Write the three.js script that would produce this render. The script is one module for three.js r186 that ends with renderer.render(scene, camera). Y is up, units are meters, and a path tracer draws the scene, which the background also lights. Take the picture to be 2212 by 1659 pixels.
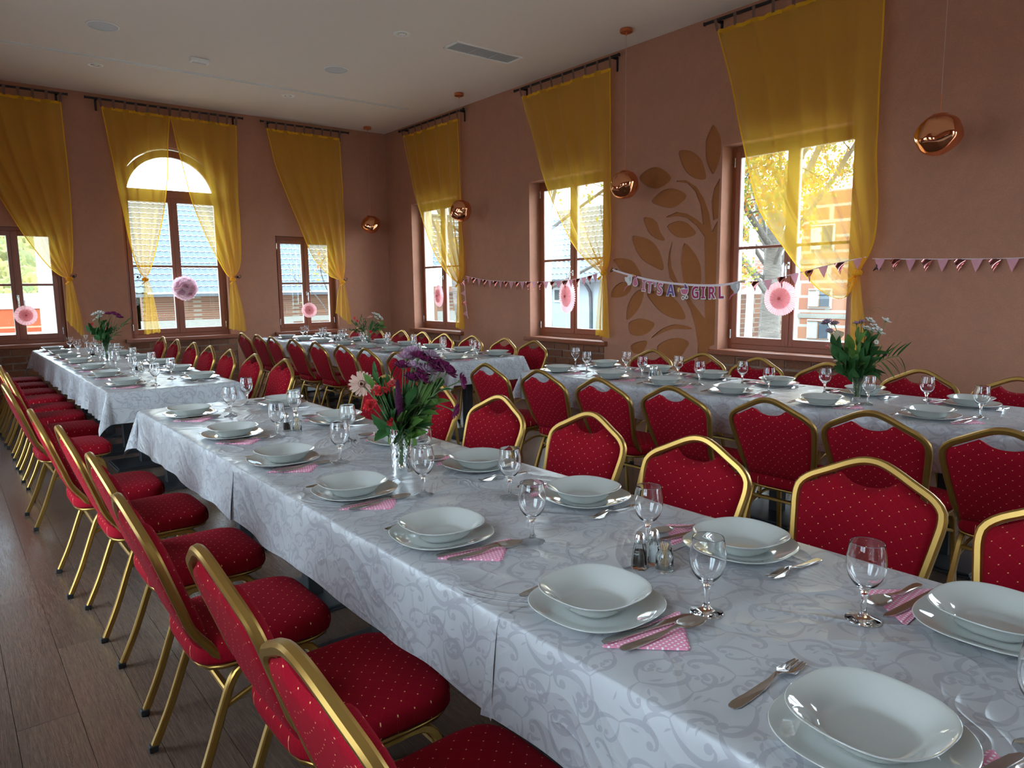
import * as THREE from 'three';
import { mergeGeometries, toCreasedNormals } from 'three/addons/utils/BufferGeometryUtils.js';
import { RoundedBoxGeometry } from 'three/addons/geometries/RoundedBoxGeometry.js';
import { ImprovedNoise } from 'three/addons/math/ImprovedNoise.js';
import { FontLoader } from 'three/addons/loaders/FontLoader.js';

// ───────────── camera, sky, exposure ─────────────
const scene = new THREE.Scene();
const camera = new THREE.PerspectiveCamera(56.82, 2212 / 1659, 0.05, 400);
{
  const yaw = 0.6775, pitch = 0.13454, roll = -0.01177;
  const f = new THREE.Vector3(Math.sin(yaw) * Math.cos(pitch), -Math.sin(pitch), -Math.cos(yaw) * Math.cos(pitch));
  const r = new THREE.Vector3(Math.cos(yaw), 0, Math.sin(yaw)), u = new THREE.Vector3().crossVectors(r, f);
  const r2 = r.clone().multiplyScalar(Math.cos(roll)).addScaledVector(u, Math.sin(roll));
  const u2 = u.clone().multiplyScalar(Math.cos(roll)).addScaledVector(r, -Math.sin(roll));
  camera.position.set(0, 1.41, 0);
  camera.quaternion.setFromRotationMatrix(new THREE.Matrix4().makeBasis(r2, u2, f.clone().negate()));
}
scene.background = new THREE.Color().setRGB(0.71, 0.91, 1.06);   // even overcast sky
scene.backgroundIntensity = 10.5;
const renderer = new THREE.WebGLRenderer({ antialias: true });
renderer.toneMapping = THREE.LinearToneMapping;
renderer.toneMappingExposure = 1.06;
renderer.shadowMap.enabled = true;

// ───────────── helpers ─────────────
const V = (x, y, z) => new THREE.Vector3(x, y, z);
let seedState = 12345;
const rnd = () => { seedState = (seedState + 0x6d2b79f5) | 0; let t = Math.imul(seedState ^ (seedState >>> 15), 1 | seedState); t = (t + Math.imul(t ^ (t >>> 7), 61 | t)) ^ t; return ((t ^ (t >>> 14)) >>> 0) / 4294967296; };
const rr = (a, b) => a + (b - a) * rnd();
const lerp = (a, b, t) => a + (b - a) * t, clamp = (x, a, b) => Math.min(b, Math.max(a, x));
const smooth = (a, b, x) => { const t = clamp((x - a) / (b - a), 0, 1); return t * t * (3 - 2 * t); };
const noiseGen = new ImprovedNoise();
const noise = (x, y, z = 0) => noiseGen.noise(x, y, z);
const used = new Map();
function numbered(name) { const n = used.get(name) || 0; used.set(name, n + 1); return n ? name + '_' + String(n).padStart(3, '0') : name; }
function mesh(name, geo, mat, parent = scene) {
  const g = Array.isArray(geo) ? merge(geo) : geo;
  const m = new THREE.Mesh(g, mat); m.name = parent === scene ? numbered(name) : name;
  m.castShadow = m.receiveShadow = true; parent.add(m); return m;
}
function merge(list) {
  const l = list.map((g) => { g = g.index ? g.toNonIndexed() : g; for (const k of Object.keys(g.attributes)) if (!['position', 'normal', 'uv'].includes(k)) g.deleteAttribute(k); if (!g.attributes.uv) g.setAttribute('uv', new THREE.Float32BufferAttribute(new Float32Array(g.attributes.position.count * 2), 2)); return g; });
  return l.length === 1 ? l[0] : mergeGeometries(l);
}
function tag(o, label, category, group) { o.userData.label = label; o.userData.category = category; if (group) o.userData.group = group; return o; }
function thing(name, label, category, x = 0, y = 0, z = 0, turn = 0, group) {
  const g = new THREE.Group(); g.name = numbered(name); g.position.set(x, y, z); g.rotation.y = turn; scene.add(g); return tag(g, label, category, group);
}
function structure(name, geo, mat) { const m = mesh(name, geo, mat); m.userData.kind = 'structure'; m.userData.label = name.replace(/_/g, ' '); return m; }
function dup(src, name, label, category, x, y, z, turn, group) {
  const c = src.clone(); c.name = numbered(name); c.position.set(x, y, z); c.rotation.set(0, turn, 0); c.userData = {}; scene.add(c); return tag(c, label, category, group);
}
const box = (w, h, d, x = 0, y = 0, z = 0) => new THREE.BoxGeometry(w, h, d).translate(x, y, z);
const rbox = (w, h, d, r, x = 0, y = 0, z = 0, s = 2) => new RoundedBoxGeometry(w, h, d, s, r).translate(x, y, z);
const cyl = (r1, r2, h, x = 0, y = 0, z = 0, n = 20) => new THREE.CylinderGeometry(r1, r2, h, n).translate(x, y, z);
const lathe = (pts, n = 32) => new THREE.LatheGeometry(pts.map(([a, b]) => new THREE.Vector2(a, b)), n);
function tube(pts, r, seg = 24, n = 6, closed = false) { return new THREE.TubeGeometry(new THREE.CatmullRomCurve3(pts.map((p) => p.isVector3 ? p : V(...p)), closed, 'centripetal'), seg, r, n, closed); }
// indexed grid surface from f(u,v) -> [x,y,z]; uv from g(u,v)
function surf(nu, nv, f, g = (u, v) => [u, v], closedU = false) {
  const P = [], T = [], I = [];
  for (let j = 0; j <= nv; j++) for (let i = 0; i <= nu; i++) { const p = f(i / nu, j / nv); P.push(p[0], p[1], p[2]); T.push(...g(i / nu, j / nv)); }
  for (let j = 0; j < nv; j++) for (let i = 0; i < nu; i++) { const a = j * (nu + 1) + i, b = a + 1, c = a + nu + 1, d = c + 1; I.push(a, c, b, b, c, d); }
  const G = new THREE.BufferGeometry(); G.setAttribute('position', new THREE.Float32BufferAttribute(P, 3)); G.setAttribute('uv', new THREE.Float32BufferAttribute(T, 2)); G.setIndex(I); G.computeVertexNormals();
  if (closedU) { const N = G.attributes.normal; for (let j = 0; j <= nv; j++) { const a = j * (nu + 1), b = a + nu; const n = V(N.getX(a) + N.getX(b), N.getY(a) + N.getY(b), N.getZ(a) + N.getZ(b)).normalize(); N.setXYZ(a, n.x, n.y, n.z); N.setXYZ(b, n.x, n.y, n.z); } }
  return G;
}
// solid of rings: outline(theta)->[x,z] of unit size, scaled along profile [[r,y],...]
function rings(outline, prof, n = 48, uvs = 1) {
  const nv = prof.length - 1;
  return surf(n, nv, (u, v) => { const k = Math.round(v * nv), [r, y, dx = 0] = prof[k], o = outline(u * Math.PI * 2); return [o[0] * r + dx, y, o[1] * r]; },
    (u, v) => { const k = Math.round(v * nv), [r] = prof[k], o = outline(u * Math.PI * 2); return [o[0] * r * uvs, o[1] * r * uvs]; }, true);
}
const superell = (n, ax = 1, az = 1) => (t) => { const c = Math.cos(t), s = Math.sin(t), k = Math.pow(Math.pow(Math.abs(c), n) + Math.pow(Math.abs(s), n), -1 / n); return [c * k * ax, s * k * az]; };
// sweep of a closed 2-D profile along a path with rotation-minimising frames; n0 is the first normal
function sweep(path, profile, n0, seg = 40, caps = true, scaleAt) {
  const curve = path.isCurve || path.getPoint ? path : new THREE.CatmullRomCurve3(path.map((p) => V(...p)), false, 'centripetal');
  const P = [], I = [], U = [], m = profile.length;
  let N = n0.clone(), prevT = null; const len = curve.getLength();
  for (let i = 0; i <= seg; i++) {
    const t = i / seg, p = curve.getPointAt(t), T = curve.getTangentAt(t);
    if (prevT) { const ax = new THREE.Vector3().crossVectors(prevT, T), l = ax.length(); if (l > 1e-7) N.applyAxisAngle(ax.divideScalar(l), Math.asin(Math.min(1, l))); }
    N.addScaledVector(T, -N.dot(T)).normalize(); const B = new THREE.Vector3().crossVectors(T, N); prevT = T;
    const s = scaleAt ? scaleAt(t) : 1;
    for (let k = 0; k <= m; k++) { const [a, b] = profile[k % m]; P.push(p.x + (N.x * a + B.x * b) * s, p.y + (N.y * a + B.y * b) * s, p.z + (N.z * a + B.z * b) * s); U.push(k / m * 0.1, t * len); }
  }
  for (let i = 0; i < seg; i++) for (let k = 0; k < m; k++) { const a = i * (m + 1) + k, b = a + 1, c = a + m + 1, d = c + 1; I.push(a, b, c, b, d, c); }
  if (caps) for (const [o, f] of [[0, 1], [seg * (m + 1), 0]]) for (let k = 1; k < m - 1; k++) f ? I.push(o, o + k + 1, o + k) : I.push(o, o + k, o + k + 1);
  const G = new THREE.BufferGeometry(); G.setAttribute('position', new THREE.Float32BufferAttribute(P, 3)); G.setAttribute('uv', new THREE.Float32BufferAttribute(U, 2)); G.setIndex(I);
  return toCreasedNormals(G, 0.7);
}
const rectProfile = (w, h, c) => [[w / 2 - c, -h / 2], [w / 2, -h / 2 + c], [w / 2, h / 2 - c], [w / 2 - c, h / 2], [-w / 2 + c, h / 2], [-w / 2, h / 2 - c], [-w / 2, -h / 2 + c], [-w / 2 + c, -h / 2]];
function shapeOf(pts) { const s = new THREE.Shape(); pts.forEach(([a, b], i) => i ? s.lineTo(a, b) : s.moveTo(a, b)); s.closePath(); return s; }
// prism whose outline lies in the (a,y) plane; wall 'right': a=z, depth along +x ; wall 'back': a=x, depth along -z
function slab(shape, depth, wall, at, bevel = 0) {
  const g = new THREE.ExtrudeGeometry(shape, { depth: depth - 2 * bevel, bevelEnabled: bevel > 0, bevelSize: bevel, bevelThickness: bevel, bevelSegments: 1, curveSegments: 24 });
  if (bevel) g.translate(0, 0, bevel);
  if (wall === 'right') g.applyMatrix4(new THREE.Matrix4().set(0, 0, 1, at, 0, 1, 0, 0, 1, 0, 0, 0, 0, 0, 0, 1));
  else if (wall === 'left') g.applyMatrix4(new THREE.Matrix4().set(0, 0, -1, at, 0, 1, 0, 0, 1, 0, 0, 0, 0, 0, 0, 1));
  else g.applyMatrix4(new THREE.Matrix4().set(1, 0, 0, 0, 0, 1, 0, 0, 0, 0, -1, at, 0, 0, 0, 1));
  if (wall === 'right' || wall === 'back') { const ix = g.index, p = g.attributes; if (!ix) { for (const k of ['position', 'normal', 'uv']) { const a = p[k], s = a.itemSize; for (let i = 0; i < a.count; i += 3) for (let c = 0; c < s; c++) { const t = a.array[(i + 1) * s + c]; a.array[(i + 1) * s + c] = a.array[(i + 2) * s + c]; a.array[(i + 2) * s + c] = t; } } } g.computeVertexNormals(); }
  return g;
}
// ───────────── textures ─────────────
function canvasTex(w, h, draw, srgb = true) {
  const c = document.createElement('canvas'); c.width = w; c.height = h; draw(c.getContext('2d'), w, h);
  const t = new THREE.CanvasTexture(c); t.wrapS = t.wrapT = THREE.RepeatWrapping; t.magFilter = THREE.LinearFilter; if (srgb) t.colorSpace = THREE.SRGBColorSpace; return t;
}
function dataTex(w, h, f, srgb = true) {
  const d = new Uint8Array(w * h * 4);
  for (let y = 0; y < h; y++) for (let x = 0; x < w; x++) { const c = f(x / w, y / h), o = (y * w + x) * 4; d[o] = clamp(c[0], 0, 255); d[o + 1] = clamp(c[1], 0, 255); d[o + 2] = clamp(c[2], 0, 255); d[o + 3] = 255; }
  const t = new THREE.DataTexture(d, w, h); t.wrapS = t.wrapT = THREE.RepeatWrapping; t.magFilter = THREE.LinearFilter; t.minFilter = THREE.LinearMipmapLinearFilter; t.generateMipmaps = true; if (srgb) t.colorSpace = THREE.SRGBColorSpace; t.needsUpdate = true; return t;
}
// noise that tiles over the unit square
const tnoise = (u, v, f, s = 0) => { const a = u * Math.PI * 2, b = v * Math.PI * 2, k = f / 6.283; return noise(Math.cos(a) * k + s, Math.sin(a) * k + Math.cos(b) * k * 0.7 + 9.1, Math.sin(b) * k + s * 1.7); };
function rep(t, x, y) { const c = t.clone(); c.repeat.set(x, y); c.needsUpdate = true; return c; }
const lin = (r, g, b) => new THREE.Color().setRGB(r, g, b);
const std = (c, rough, o = {}) => new THREE.MeshStandardMaterial({ color: c, roughness: rough, ...o });
const phys = (c, rough, o = {}) => new THREE.MeshPhysicalMaterial({ color: c, roughness: rough, ...o });

const plasterTex = dataTex(512, 512, (u, v) => { const n = tnoise(u, v, 9, 1) * 5 + tnoise(u, v, 30, 5) * 5 + (rnd() - 0.5) * 18; return [228 + n, 226 + n, 224 + n]; });
const fabricRed = canvasTex(512, 512, (c, w, h) => {
  c.fillStyle = 'rgb(136,8,26)'; c.fillRect(0, 0, w, h);
  for (let i = 0; i < 30000; i++) { c.fillStyle = rnd() < 0.55 ? 'rgba(70,0,12,0.16)' : 'rgba(205,50,72,0.14)'; c.fillRect(rnd() * w, rnd() * h, 1.5, 4); }
  c.strokeStyle = 'rgba(205,92,84,0.36)'; c.lineWidth = 2;
  for (let k = -2; k <= 4; k++) { c.beginPath(); c.moveTo(k * 256 - 512, 0); c.lineTo(k * 256, 512); c.stroke(); c.beginPath(); c.moveTo(k * 256 + 512, 0); c.lineTo(k * 256, 512); c.stroke(); }
  c.fillStyle = 'rgb(232,178,122)';
  for (const [x, y] of [[0, 0], [256, 0], [512, 0], [128, 128], [384, 128], [0, 256], [256, 256], [512, 256], [128, 384], [384, 384], [0, 512], [256, 512], [512, 512]]) { c.beginPath(); c.ellipse(x, y, 10, 8, 0, 0, 7); c.fill(); }
});
function drawScrolls(c, w, h, ground, figure) {
  c.fillStyle = ground; c.fillRect(0, 0, w, h); c.strokeStyle = c.fillStyle = figure; c.lineCap = 'round';
  const arm = (x, y, a, s, dir) => {            // a tapering tendril that ends in a curl
    let px = x, py = y, an = a; const N = 46;
    for (let i = 0; i < N; i++) { const t = i / N; an += dir * (0.035 + 0.30 * t * t * t); const st = s * (0.062 - 0.034 * t), nx = px + Math.cos(an) * st, ny = py + Math.sin(an) * st; c.lineWidth = s * (0.04 + 0.19 * Math.pow(Math.sin(Math.PI * Math.min(1, t * 1.05 + 0.02)), 1.4) * (1 - 0.3 * t)); for (const [ox, oy] of [[0, 0], [w, 0], [-w, 0], [0, h], [0, -h], [w, h], [-w, -h], [w, -h], [-w, h]]) { c.beginPath(); c.moveTo(px + ox, py + oy); c.lineTo(nx + ox, ny + oy); c.stroke(); } px = nx; py = ny; }
    for (const [ox, oy] of [[0, 0], [w, 0], [-w, 0], [0, h], [0, -h]]) { c.beginPath(); c.arc(px + ox, py + oy, s * 0.13, 0, 7); c.fill(); }
  };
  const leaf = (x, y, a, s) => { for (const [ox, oy] of [[0, 0], [w, 0], [-w, 0], [0, h], [0, -h]]) { c.save(); c.translate(x + ox, y + oy); c.rotate(a); c.beginPath(); c.moveTo(0, 0); c.quadraticCurveTo(s * 0.5, -s * 0.34, s, 0.06 * s); c.quadraticCurveTo(s * 0.5, s * 0.1, 0, 0); c.fill(); c.restore(); } };
  const G = 4, q = w / G;
  for (let j = 0; j < G; j++) for (let i = 0; i < G; i++) {
    const x = (i + 0.5 + (j % 2) * 0.5) * q + rr(-0.12, 0.12) * q, y = (j + 0.5) * q + rr(-0.12, 0.12) * q, a = rr(0, 6.28), d = (i + j) % 2 ? 1 : -1, s = q * rr(0.62, 0.78);
    arm(x, y, a, s, d); arm(x, y, a + 2.3, s * 0.8, -d); arm(x, y, a + 4.1, s * 0.62, d);
    for (let k = 0; k < 3; k++) leaf(x + rr(-0.4, 0.4) * q, y + rr(-0.4, 0.4) * q, rr(0, 6.28), q * rr(0.2, 0.34));
  }
}
const damask = canvasTex(1024, 1024, (c, w, h) => { drawScrolls(c, w, h, 'rgb(222,223,226)', 'rgb(200,199,205)'); });
const wrinkles = dataTex(1024, 1024, (u, v) => { const a = 1 - Math.abs(tnoise(u, v, 7, 2)) * 2.2, b = 1 - Math.abs(tnoise(u + 0.3 * tnoise(u, v, 5, 8), v, 16, 4)) * 2.2; const n = 70 + 75 * a * a + 60 * b * b * Math.max(0, tnoise(u, v, 6, 11) + 0.35); return [n, n, n]; }, false);
const woodFrame = dataTex(256, 512, (u, v) => { const n = tnoise(u, v * 0.5, 40, 3) * 16 + Math.sin(u * 60 + tnoise(u, v, 6, 4) * 9) * 8 + (rnd() - 0.5) * 10; return [226 + n, 220 + n, 216 + n]; });
function plankTex(k) {
  return canvasTex(256, 1024, (c, w, h) => {
    const tone = [[98, 80, 70], [95, 77, 67], [101, 83, 72], [92, 75, 66]][k]; c.fillStyle = `rgb(${tone})`; c.fillRect(0, 0, w, h);
    for (let i = 0; i < 5200; i++) { c.fillStyle = rnd() < 0.55 ? 'rgba(40,26,20,0.14)' : 'rgba(170,142,120,0.10)'; c.fillRect(rnd() * w, rnd() * h, 0.8 + rnd() * 1.3, 14 + rnd() * 60); }
    for (let q = 0; q < 2; q++) {                                            // cathedral grain
      const cx = w * rr(0.25, 0.75), cy = h * rr(0.15, 0.8);
      for (let r = 1; r < 17; r++) { c.strokeStyle = `rgba(${r % 2 ? '48,32,25' : '158,132,112'},${0.34 - r * 0.012})`; c.lineWidth = 1.5 + rnd(); c.beginPath(); for (let i = 0; i <= 30; i++) { const t = i / 30 * 2 - 1, x = cx + t * r * 7.2 + Math.sin(t * 9 + r) * 1.6, y = cy - (1 - t * t) * (60 + r * 26) + r * 34 + Math.sin(t * 13 + r * 2) * 4; i ? c.lineTo(x, y) : c.moveTo(x, y); } c.stroke(); }
    }
  });
}
const plankTexs = [0, 1, 2, 3].map(plankTex);
const brickTex = dataTex(256, 256, (u, v) => { const n = tnoise(u, v, 12, 2) * 34 + tnoise(u, v, 40, 6) * 26 + (rnd() - 0.5) * 26; return [222 + n, 216 + n * 0.95, 212 + n * 0.9]; });
const napkinTex = canvasTex(256, 256, (c, w, h) => { c.fillStyle = 'rgb(236,150,178)'; c.fillRect(0, 0, w, h); c.fillStyle = 'rgb(255,240,245)'; for (let j = 0; j < 8; j++) for (let i = 0; i < 8; i++) { c.beginPath(); c.arc((i + (j % 2) * 0.5 + 0.25) * 32, (j + 0.5) * 32, 8, 0, 7); c.fill(); } });

// ───────────── materials ─────────────
const M = {
  plaster: std(lin(0.54, 0.255, 0.165), 0.92, { map: rep(plasterTex, 0.55, 0.55), bumpMap: rep(plasterTex, 1.3, 1.3), bumpScale: 0.0025 }),
  mural: std(lin(0.44, 0.155, 0.045), 0.9, { map: rep(plasterTex, 0.8, 0.8), bumpMap: rep(plasterTex, 1.3, 1.3), bumpScale: 0.002 }),
  exterior: std(lin(0.72, 0.68, 0.54), 0.9, { map: rep(plasterTex, 0.6, 0.6) }),
  ceiling: std(lin(0.80, 0.705, 0.63), 0.95),
  mortar: std(lin(0.42, 0.31, 0.25), 0.97, { map: rep(brickTex, 2, 2), bumpMap: rep(brickTex, 3, 3), bumpScale: 0.004 }),
  wood: phys(lin(0.33, 0.088, 0.03), 0.42, { map: rep(woodFrame, 3, 1), clearcoat: 0.25, clearcoatRoughness: 0.35 }),
  pane: phys(lin(1, 1, 1), 0, { transmission: 1, thickness: 0, ior: 1.45 }),
  gasket: std(lin(0.03, 0.03, 0.032), 0.6), spacer: std(lin(0.72, 0.74, 0.75), 0.5),
  chrome: std(lin(0.72, 0.72, 0.70), 0.22, { metalness: 1 }),
  steel: std(lin(0.56, 0.54, 0.52), 0.2, { metalness: 1 }),
  gold: std(lin(0.42, 0.25, 0.066), 0.33, { metalness: 0.85 }),
  red: phys(lin(1, 1, 1), 0.95, { map: fabricRed, specularIntensity: 0.25, sheen: 0.12, sheenColor: lin(0.8, 0.15, 0.25), sheenRoughness: 0.6 }),
  rubber: std(lin(0.012, 0.012, 0.013), 0.7),
  blackMetal: std(lin(0.016, 0.018, 0.022), 0.5),
  cloth: phys(lin(0.62, 0.62, 0.62), 0.30, { map: rep(damask, 2.9, 2.9), bumpMap: rep(wrinkles, 1.15, 1.15), bumpScale: 0.011, specularIntensity: 1.0 }),
  porcelain: phys(lin(0.50, 0.51, 0.48), 0.05, { clearcoat: 0.6, clearcoatRoughness: 0.02 }),
  glass: phys(lin(1, 1, 1), 0, { transmission: 1, thickness: 0.002, ior: 1.48 }),
  cutGlass: phys(lin(0.98, 1, 0.99), 0.0, { transmission: 1, thickness: 0.004, ior: 1.5 }),
  water: phys(lin(0.96, 1, 0.97), 0, { transmission: 1, thickness: 0.05, ior: 1.33 }),
  napkin: std(lin(1, 1, 1), 0.95, { map: napkinTex }),
  voile: phys(lin(0.95, 0.60, 0.07), 0.75, { transmission: 0.62, thickness: 0, ior: 1.1, transparent: true, opacity: 0.64 }),
  voileHem: phys(lin(0.92, 0.56, 0.04), 0.9, { transmission: 0.5, thickness: 0, ior: 1.1 }),
  tab: phys(lin(0.22, 0.13, 0.10), 0.95, { transmission: 0.25, thickness: 0, ior: 1.1 }),
  rod: std(lin(0.022, 0.018, 0.02), 0.5, { metalness: 0.4 }),
  copper: std(lin(0.80, 0.36, 0.19), 0.04, { metalness: 1 }),
  copperMatte: std(lin(0.62, 0.20, 0.085), 0.35, { metalness: 0.9 }),
  cord: std(lin(0.45, 0.30, 0.24), 0.7),
  whitePlastic: std(lin(0.88, 0.86, 0.83), 0.5), grille: std(lin(0.60, 0.60, 0.61), 0.7), slot: std(lin(0.03, 0.03, 0.03), 0.9),
  paperPink: phys(lin(0.95, 0.62, 0.63), 0.95, { transmission: 0.5, thickness: 0, ior: 1.1 }),
  tissue: phys(lin(0.97, 0.74, 0.82), 0.95, { transmission: 0.5, thickness: 0, ior: 1.1 }),
  pennantPink: phys(lin(0.74, 0.36, 0.42), 0.8, { transmission: 0.15, thickness: 0, ior: 1.1 }),
  pennantFoil: std(lin(0.80, 0.34, 0.34), 0.12, { metalness: 1 }),
  ribbon: std(lin(0.80, 0.66, 0.68), 0.6), pinkRibbon: std(lin(0.74, 0.28, 0.36), 0.5),
  cardWhite: std(lin(0.78, 0.76, 0.76), 0.6), cardPink: std(lin(0.62, 0.16, 0.27), 0.6), cardPurple: std(lin(0.16, 0.07, 0.27), 0.6), cardCrimson: std(lin(0.42, 0.02, 0.11), 0.6), cardGrey: std(lin(0.50, 0.49, 0.50), 0.6), cardYellow: std(lin(0.72, 0.45, 0.12), 0.6),
  leaf: phys(lin(0.035, 0.105, 0.03), 0.5, { transmission: 0.12, thickness: 0, ior: 1.2 }), leafLight: phys(lin(0.12, 0.24, 0.05), 0.55, { transmission: 0.25, thickness: 0, ior: 1.2 }), stem: std(lin(0.10, 0.17, 0.05), 0.6),
  pepper: std(lin(0.06, 0.045, 0.035), 0.95), salt: std(lin(0.8, 0.8, 0.8), 0.9), pick: std(lin(0.62, 0.44, 0.25), 0.8),
};
M.bricks = [[0.40, 0.17, 0.095], [0.35, 0.145, 0.08], [0.44, 0.20, 0.115], [0.33, 0.15, 0.09]].map((c) => std(lin(...c), 0.95, { map: rep(brickTex, 1, 1), bumpMap: rep(brickTex, 2, 2), bumpScale: 0.006 }));
M.planks = plankTexs.map((t) => phys(lin(0.85, 0.85, 0.85), 0.21, { map: t, bumpMap: t, bumpScale: 0.002 }));
// ───────────── the room ─────────────
const XR = 6.03, XL = -0.63, ZB = -10.78, ZF = 3.3, H = 3.95, WT = 0.38, FD = 0.17;   // walls, thickness, depth of the window frames
// floor: sub-floor with planks laid along z
const floor = structure('floor', box(XR - XL + 0.8, 0.2, ZF - ZB + 0.8, (XR + XL) / 2, -0.112, (ZF + ZB) / 2), std(lin(0.045, 0.035, 0.03), 0.8));
{
  const PW = 0.176, PL = 1.2, geos = [];
  for (let k = 0; k < 4; k++) { const g = box(PW - 0.0016, 0.012, PL - 0.0016, 0, -0.006, 0), p = g.attributes.position, u = g.attributes.uv; for (let i = 0; i < p.count; i++) u.setXY(i, (p.getX(i) / PW + 0.5) , (p.getZ(i) / PL + 0.5) + k * 0.25); geos.push(g); }
  const list = [];
  const cols = Math.round((XR - XL) / PW);
  for (let i = 0; i < cols; i++) { const off = [0.0, 0.42, 0.83, 0.21, 0.62][i % 5] + (i % 2) * 0.07; for (let z = ZF + off - 0.6; z > ZB - 0.4; z -= PL) { const x = XL + (i + 0.5) * PW, zc = z - PL / 2; if (zc > ZF + 0.5 || zc < ZB - 0.55) continue; list.push([x, zc, i]); } }
  const seen = (x, z) => { const d = Math.hypot(x, z), ang = Math.atan2(x, -z); return ang > -0.02 && ang < 1.4 && z < 0 ? 1 / d : -d; };
  list.sort((a, b) => seen(b[0], b[1]) - seen(a[0], a[1]));
  const rest = [[], [], [], []];
  list.forEach(([x, z, i], n) => { const k = Math.floor(rnd() * 4), v = Math.floor(rnd() * 4); if (n < 300) { const m = mesh('plank', geos[v], M.planks[k], floor); m.position.set(x, 0, z); } else rest[k].push(geos[v].clone().translate(x, 0, z)); });
  rest.forEach((l, k) => { if (l.length) { const m = mesh('planks_beyond', l, M.planks[k], floor); m.userData.kind = 'stuff'; } });
}
structure('ceiling', box(XR - XL + 0.9, 0.25, ZF - ZB + 0.9, (XR + XL) / 2, H + 0.125, (ZF + ZB) / 2), M.ceiling);

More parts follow.
